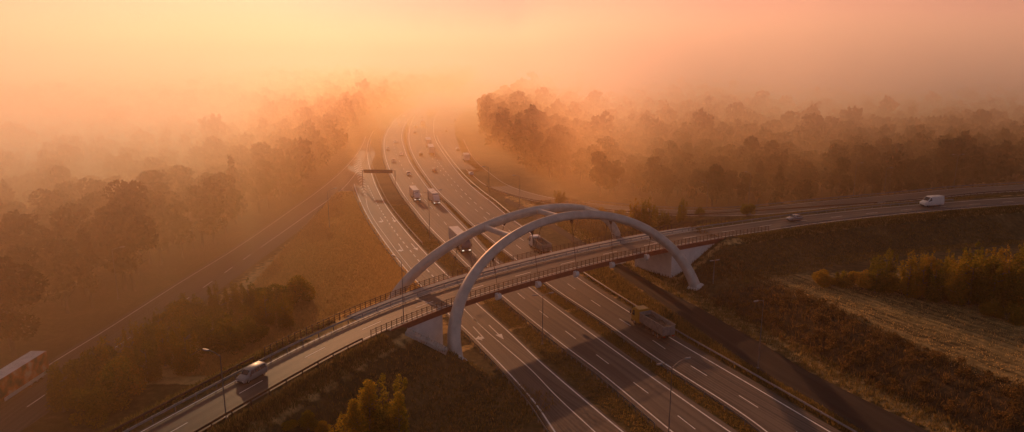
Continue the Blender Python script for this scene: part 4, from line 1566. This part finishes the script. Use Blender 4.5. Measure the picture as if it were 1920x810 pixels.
# --- trees at the bottom edge
for x_, y_, ztop, k, s, lab in [(716, 702, 10.4, 'm0', 1.14, 'tall golden tree at the bottom edge, right of the others'), (664, 752, 8.6, 'n0', .86, 'green and gold tree left of the tall golden tree at the bottom edge'), (636, 786, 7.4, 'm1', .8, 'yellow tree cut off by the bottom edge, left of the tall golden tree'), (746, 738, 8.5, 'n1', .84, 'slim tree on the right flank of the tall golden tree'), (576, 772, 6.6, 'n0', .66, 'slim young tree in the grass below the ramp'), (536, 792, 5.6, 'n1', .56, 'slim small tree nearest the ramp at the bottom edge'), (604, 790, 5.8, 'n0', .58, 'small golden tree between the slim ones and the yellow tree'), (486, 800, 4.6, 'n1', .46, 'lowest leafy sapling at the bottom edge beside the ramp'), (690, 716, 9.6, 'n1', .95, 'narrow spire of leaves just left of the tall golden tree top')]:
    x, y = at(x_, y_, ztop)
    z = max(0, float(terrain(np.array([x]), np.array([y]))[0]))
    h = PROTO[k][2]
    tree(k, x, y, s, lab, 'tree', 'young_tree', None, z=z, sz=(ztop - z) / (h * .98))

# --- thicket between the left ramp and the bridge ramp
rt = np.random.default_rng(17)
thick = [(555, 545), (530, 560), (505, 556), (470, 560), (440, 562), (410, 566), (380, 575), (350, 585), (330, 600), (300, 612), (280, 640), (255, 655), (230, 680), (200, 690), (170, 700), (150, 725), (120, 745), (500, 585), (455, 590), (420, 600), (370, 612), (340, 632), (310, 660), (280, 690), (245, 715), (210, 740), (180, 765), (535, 590), (395, 640), (350, 670), (480, 612), (430, 632)]
for i, (x_, y_) in enumerate(thick):
    x, y = at(x_, y_ + 26, 0)
    k = ['b0', 'b1', 'b2', 'a0', 'a1', 'a2'][i % 6]
    s = rt.uniform(.95, 1.4) * (1.0 if k[0] == 'b' else .72)
    tree(k, x, y, s, 'tall rust coloured bush in the thicket between the left ramp and the bridge ramp' if k[0] == 'b' else 'slim young tree in the thicket between the left ramp and the bridge ramp', 'bush' if k[0] == 'b' else 'tree', 'bush' if k[0] == 'b' else 'young_tree', 'bushes of the left thicket' if k[0] == 'b' else 'young trees of the left thicket')
# --- trees between slip road and ramp
for x_, y_, z, k, s, lab in [(1190, 425, .5, 'a0', 1.0, 'golden birch left of the clump beyond the right end of the bridge'), (1216, 428, .8, 'a1', 1.1, 'tallest birch of the clump beyond the right end of the bridge'), (1245, 424, 1, 'b1', 1.1, 'dense bush in the clump beyond the right end of the bridge'), (1278, 420, 1.2, 'a2', .8, 'slim birch at the right of the clump beyond the bridge'), (1130, 408, 0, 'b0', .75, 'low bush behind the top of the arches'), (1160, 412, 0, 'b2', .7, 'small bush between the arches and the birch clump'), (1400, 404, 4.4, 'b2', .85, 'small round tree at the slip road edge, left of the silver car'), (1050, 382, 0, 'b1', .9, 'dark bush on the grass behind the far arch top'), (1310, 410, 2, 'b0', .6, 'little bush right of the birch clump')]:
    x, y = at(x_, y_, z)
    tree(k, x, y, s, lab, 'tree' if k[0] == 'a' else 'bush', 'birch_tree' if k[0] == 'a' else 'bush')


# ------------------------------------------------------------------ grass and undergrowth
def blades(X, Y, hmin, hmax, rng, per=4, spread=.25, width=.05):
    n = len(X)
    Z = np.maximum(terrain(X, Y), -.03)
    X, Y, Z = [np.repeat(a, per) for a in (X, Y, Z)]
    m = n * per
    X = X + rng.normal(size=m) * spread; Y = Y + rng.normal(size=m) * spread
    h = rng.uniform(hmin, hmax, m)
    az = rng.uniform(0, 6.28, m); ln = rng.uniform(.1, .55, m) * h
    w = width * rng.uniform(.6, 1.5, m)
    az2 = rng.uniform(0, 6.28, m)
    B = np.stack([X, Y, Z - .03], 1)
    sd = np.stack([np.cos(az2) * w, np.sin(az2) * w, np.zeros(m)], 1)
    tp = B + np.stack([np.cos(az) * ln, np.sin(az) * ln, h], 1)
    mid = (B + tp) / 2 + np.stack([np.zeros(m), np.zeros(m), h * .1], 1)
    return np.stack([B - sd, B + sd, mid + sd * .8, tp], 1)


rg = np.random.default_rng(31)


def along(P, n, u0, u1):
    k = rg.integers(0, len(P) - 1, n); f = rg.random(n)[:, None]
    Q = P[k] * (1 - f) + P[k + 1] * f
    N_ = normals(P)[k]
    u = rg.uniform(u0, u1, n)
    return Q[:, 0] + N_[:, 0] * u, Q[:, 1] + N_[:, 1] * u


def band(A, B, n, y0, y1, f0=.08, f1=.92):
    A, B = cut(A, y0, y1), cut(B, y0, y1)
    A, B = resample(A, n=200), resample(B, n=200)
    k = rg.integers(0, 199, n); t = rg.random(n)[:, None]
    a = A[k] * (1 - t) + A[k + 1] * t; b = B[k] * (1 - t) + B[k + 1] * t
    f = rg.uniform(f0, f1, n)[:, None]
    Q = a * (1 - f) + b * f
    return Q[:, 0], Q[:, 1]


Vg = []
Vg.append(blades(*band(offset(sm['m5'], -1.2), offset(sm['m6'], 1.0), 7000, 80, 230, .12, .88), .08, .3, rg))
Vg.append(blades(*band(offset(sm['m3'], -1.0), offset(sm['m4'], 1.2), 6500, 80, 230, .12, .88), .08, .32, rg))
Vg.append(blades(*band(offset(sm['m7'], -2.0), offset(R2L, .6), 6500, 84, 170, .05, .97), .15, .7, rg))
Vg.append(blades(*along(R2R[18:72], 5000, -5.5, -.4), .15, .75, rg))
for P_ in (NE, ):
    k_ = (NEA > -100) & (NEA < -42)
    Vg.append(blades(*along(NE[k_], 3800, -3.0, -.4), .2, .7, rg))
    Vg.append(blades(*along(offset(NE, WD)[k_], 4200, .2, 4.2), .25, .95, rg))
    k_ = (NEA > 50) & (NEA < 150)
    Vg.append(blades(*along(NE[k_], 5000, -2.6, -.3), .2, .7, rg))
    Vg.append(blades(*along(offset(NE, WD)[k_], 2500, .2, 2.2), .2, .7, rg))
# slopes below the ramp, both sides of the bridge
Vg.append(blades(*along(NE[(NEA > -100) & (NEA < -30)], 9000, -26, -3), .15, .6, rg, per=3))
Vg.append(blades(*along(NE[(NEA > 36) & (NEA < 130)], 7000, -16, -2.6), .12, .5, rg, per=3))
gm = quads_mesh('grass', np.concatenate([v.reshape(-1, 3) for v in Vg]), None, M['grass_blade'])
link('grass', gm, None, kind='stuff', label='rough grass on verges and embankments')
# dry meadow left of the exit road
X = rg.uniform(-66, 0, 100000); Y = rg.uniform(104, 250, 100000)
_, uL, _ = near_uv(resample(np.array(m1), 6.0), X, Y)
_, u1, _ = near_uv(_cl, X, Y)
xl = np.interp(Y, [100, 150, 250], [-52, -56, -62])
ok = (uL > 1.2) & (u1 > 9) & (X > xl)
Vd = [blades(X[ok], Y[ok], .3, .85, rg, per=5, width=.15, spread=.4)]
# stubble and clods of the field
X = rg.uniform(45, 190, 40000); Y = rg.uniform(60, 172, 40000)
_, u3, _ = near_uv(_r2, X, Y); tz = terrain(X, Y)
ok = (u3 < -17) & (tz < 3.2) & (tz > 1.2) & (Y - .12 * (X - 70) < 147)
Vd.append(blades(X[ok], Y[ok], .08, .3, rg, per=2, width=.06))
link('dry_grass', quads_mesh('dry_grass', np.concatenate([v.reshape(-1, 3) for v in Vd]), None, M['grass_dry']), None, kind='stuff', label='dry straw coloured grass of meadow and field')
# scrub bank between the slip road and the field
Vs = []
for k in range(520):
    s_i = rg.integers(18, 74)
    u = rg.uniform(-19, -4.5)
    n_ = normals(R2R)[s_i]
    x, y = R2R[s_i][0] + n_[0] * u + rg.normal() * .8, R2R[s_i][1] + n_[1] * u + rg.normal() * .8
    if y > 136 - .4 * max(0, x - 55): continue
    z = max(0, float(terrain(np.array([x]), np.array([y]))[0]))
    w = rg.uniform(.9, 2.6); h = w * rg.uniform(.45, .85)
    C = crown_points('bush', h, w, int(60 * w), rg) + np.array([x, y, z - .1])
    Vs.append(leaf_quads(C, .15, rg))
X, Y = along(R2R[18:77], 9000, -20, -4)
Vs.append(blades(X, Y, .25, .95, rg, per=3))
link('undergrowth', quads_mesh('undergrowth', np.concatenate([v.reshape(-1, 3) for v in Vs]), None, M['leaf_scrub']), None, kind='stuff', label='tangled rust brown scrub on the bank above the slip road')

# ------------------------------------------------------------------ distant masts
for (xp, yt_, yb, D, lab) in [(580, 74, 108, 1500, 'faint mast in the bright fog, left of the sun glow'), (1143, 106, 150, 900, 'faint pylon above the right wood'), (1888, 92, 118, 1500, 'thin mast on the far right skyline')]:
    t = D / 1.0
    X_ = (xp - 960) / F * D * 1.0
    Y_ = D * .99
    zt = H + D * (YH - yt_) / F
    root = empty('lattice_mast', (X_, Y_, 0), 0, lab, 'mast')
    mb = MB()
    b_ = .014 * D * .22
    for sx, sy in ((1, 1), (1, -1), (-1, 1), (-1, -1)):
        mb.tube([(sx * b_, sy * b_, 0), (sx * b_ * .25, sy * b_ * .25, zt)], [.35, .2], 5)
    for k in range(14):
        f0, f1 = k / 14, (k + 1) / 14
        w0, w1 = b_ * (1 - .75 * f0), b_ * (1 - .75 * f1)
        for q in range(4):
            c = [(1, 1), (1, -1), (-1, -1), (-1, 1)]
            p_, q_ = c[q], c[(q + 1) % 4]
            mb.tube([(p_[0] * w0, p_[1] * w0, zt * f0), (q_[0] * w1, q_[1] * w1, zt * f1)], .15, 4)
    link('frame', mb, M['mast'], root)

# ------------------------------------------------------------------ haze
SUN_AZ, SUN_EL = R(-19), R(13)
HZ = dict(lt=.25, g=.6, g2=.48, hs=24, dn=.0015, dr=.028, df=.021, dl=.075, bk0=14, bk1=98, y0=175, y1=490, rt=1.15, cor=.58, d2=.0006, z0=10, z1=62, alb=(1, .6, .27), alb2=(1, .87, 1), ab=(1, .72, .38), abk=0, vb=14, sun=5, sunc=(1, .38, .165), sky=.09, dust=.6, zt=(1, .61, .5))
m, n, l = new_mat('haze')
n.remove(n['Principled BSDF'])
vs = n.new('ShaderNodeVolumeScatter')
vs.inputs['Color'].default_value = (*HZ['alb'], 1)
vs.inputs['Anisotropy'].default_value = HZ['g']
geo = n.new('ShaderNodeNewGeometry')
sx_ = n.new('ShaderNodeSeparateXYZ'); l.new(geo.outputs['Position'], sx_.inputs[0])


def math_(op, a, b=None, c=None):
    x = n.new('ShaderNodeMath'); x.operation = op
    for i, v in enumerate((a, b, c)):
        if v is None: continue
        if isinstance(v, (int, float)): x.inputs[i].default_value = v
        else: l.new(v, x.inputs[i])
    return x.outputs[0]


def maprange(v, a, b, c, d):
    x = n.new('ShaderNodeMapRange'); x.interpolation_type = 'SMOOTHSTEP'
    l.new(v, x.inputs[0])
    for i, q in enumerate((a, b, c, d)): x.inputs[i + 1].default_value = q
    return x.outputs[0]


hgt = math_('EXPONENT', math_('MULTIPLY', sx_.outputs[2], -1 / HZ['hs']))
far_ = maprange(sx_.outputs[1], HZ['y0'], HZ['y1'], 0.0, 1.0)
bank = maprange(math_('MULTIPLY_ADD', sx_.outputs[1], -.12, math_('MULTIPLY', sx_.outputs[0], -1.0)), HZ['bk0'], HZ['bk1'], 0.0, 1.0)
rgt = math_('MULTIPLY', maprange(sx_.outputs[0], 0, 260, 1.0, HZ['rt']), math_('MAXIMUM', maprange(sx_.outputs[0], -260, -80, HZ['lt'], 1.0), maprange(sx_.outputs[1], 420, 700, 0.0, 1.0)))
axis = math_('ABSOLUTE', math_('ADD', sx_.outputs[0], math_('MULTIPLY_ADD', sx_.outputs[1], .16, -16.0)))
corr = math_('MAXIMUM', maprange(axis, 12, 66, HZ['cor'], 1.0), maprange(sx_.outputs[1], 310, 520, 0.0, 1.0))
bank2 = maprange(math_('MULTIPLY_ADD', sx_.outputs[0], -.12, sx_.outputs[1]), 168, 250, 0.0, HZ['dr'])
bank2 = math_('MULTIPLY', bank2, maprange(sx_.outputs[0], 0, 45, 0.0, 1.0))
near_ = math_('ADD', bank2, maprange(sx_.outputs[0], -70, 50, HZ['dn'], HZ['dn'] * .3))
base = math_('ADD', near_, math_('ADD', math_('MULTIPLY', math_('MULTIPLY', math_('MULTIPLY', far_, corr), rgt), HZ['df']), math_('MULTIPLY', math_('MULTIPLY', bank, math_('MULTIPLY', maprange(sx_.outputs[1], 70, 230, .25, 1.0), maprange(sx_.outputs[1], 215, 400, 1.0, .0))), HZ['dl'])))
nz = n.new('ShaderNodeTexNoise'); nz.inputs['Scale'].default_value = .006; nz.inputs['Detail'].default_value = 1
l.new(geo.outputs['Position'], nz.inputs['Vector'])
nz2 = n.new('ShaderNodeTexNoise'); nz2.inputs['Scale'].default_value = .021; nz2.inputs['Detail'].default_value = 1
l.new(geo.outputs['Position'], nz2.inputs['Vector'])
pat = math_('MULTIPLY', maprange(nz.outputs['Fac'], .32, .68, .65, 1.35), maprange(nz2.outputs['Fac'], .3, .7, .7, 1.3))
dens = math_('MULTIPLY', math_('MULTIPLY', hgt, base), pat)
high = math_('MULTIPLY', math_('EXPONENT', math_('MULTIPLY', sx_.outputs[2], -1 / 180.0)), math_('MULTIPLY', maprange(sx_.outputs[1], 250, 1500, .1, 1.0), HZ['d2']))
dens = math_('ADD', dens, high)
l.new(dens, vs.inputs['Density'])
va = n.new('ShaderNodeVolumeAbsorption')
va.inputs['Color'].default_value = (*HZ['ab'], 1)
l.new(math_('MULTIPLY', dens, HZ['abk']), va.inputs['Density'])
ad = n.new('ShaderNodeAddShader')
l.new(maprange(sx_.outputs[2], 10, 55, HZ['g'], HZ['g2']), vs.inputs['Anisotropy'])
hc = n.new('ShaderNodeMix'); hc.data_type = 'RGBA'
l.new(maprange(sx_.outputs[2], HZ['z0'], HZ['z1'], 0.0, 1.0), hc.inputs[0])
hc.inputs[6].default_value = (*HZ['alb'], 1); hc.inputs[7].default_value = (*HZ['alb2'], 1)
l.new(hc.outputs[2], vs.inputs['Color'])
l.new(vs.outputs[0], ad.inputs[0]); l.new(va.outputs[0], ad.inputs[1])
l.new(ad.outputs[0], n['Material Output'].inputs['Volume'])
m.cycles.volume_step_rate = .2
hb = MB(); hb.box(-2600, 2600, -120, 3400, -4, 330)
link('haze', hb, m, kind='stuff', label='low morning fog lying over the whole valley')

# ------------------------------------------------------------------ sky, sun, camera
w = bpy.data.worlds.new('World'); S.world = w
w.use_nodes = True
bg = w.node_tree.nodes['Background']
sky = w.node_tree.nodes.new('ShaderNodeTexSky')
sky.sky_type = 'NISHITA'
sky.sun_disc = False
sky.sun_elevation = SUN_EL
sky.sun_rotation = SUN_AZ
sky.air_density = 1.6
sky.dust_density = HZ['dust']
sky.ozone_density = 1.5
wn, wl = w.node_tree.nodes, w.node_tree.links
wtc = wn.new('ShaderNodeTexCoord'); wsx = wn.new('ShaderNodeSeparateXYZ')
wl.new(wtc.outputs['Generated'], wsx.inputs[0])
wr = wn.new('ShaderNodeValToRGB')
wr.color_ramp.elements[0].position = 0.0; wr.color_ramp.elements[0].color = (.27, .2, .66, 1)
wr.color_ramp.elements[1].position = .45; wr.color_ramp.elements[1].color = (*HZ['zt'], 1)
wl.new(wsx.outputs[2], wr.inputs[0])
tint = wn.new('ShaderNodeMix'); tint.data_type = 'RGBA'; tint.blend_type = 'MULTIPLY'
tint.inputs[0].default_value = 1
wl.new(sky.outputs[0], tint.inputs[6])
wl.new(wr.outputs[0], tint.inputs[7])
wl.new(tint.outputs[2], bg.inputs[0])
bg.inputs[1].default_value = HZ['sky']
sd = bpy.data.lights.new('sun', 'SUN')
sd.energy = HZ['sun']
sd.angle = R(.5)
sd.color = HZ['sunc']
so = bpy.data.objects.new('sun', sd); COL.objects.link(so)
so.rotation_euler = Vector((math.sin(SUN_AZ) * math.cos(SUN_EL), math.cos(SUN_AZ) * math.cos(SUN_EL), math.sin(SUN_EL))).to_track_quat('Z', 'Y').to_euler()
so.location = (-120, 300, 90)

cd = bpy.data.cameras.new('camera')
cd.sensor_width = 36; cd.lens = F / 1920 * 36
cd.clip_end = 30000; cd.clip_start = .5
co = bpy.data.objects.new('camera', cd); COL.objects.link(co)
co.location = (0, 0, H)
co.rotation_euler = (math.pi / 2 - PITCH, 0, 0)
S.camera = co

S.render.engine = 'CYCLES'
S.cycles.volume_bounces = HZ['vb']
S.cycles.max_bounces = 26
S.cycles.diffuse_bounces = 2
S.cycles.glossy_bounces = 2
S.cycles.transparent_max_bounces = 8
S.cycles.volume_max_steps = 512
S.cycles.use_denoising = True
S.cycles.denoiser = 'OPENIMAGEDENOISE'
S.cycles.sample_clamp_indirect = 10
S.view_settings.view_transform = 'Standard'
S.view_settings.look = 'None'
S.view_settings.exposure = 0
S.view_settings.gamma = 1
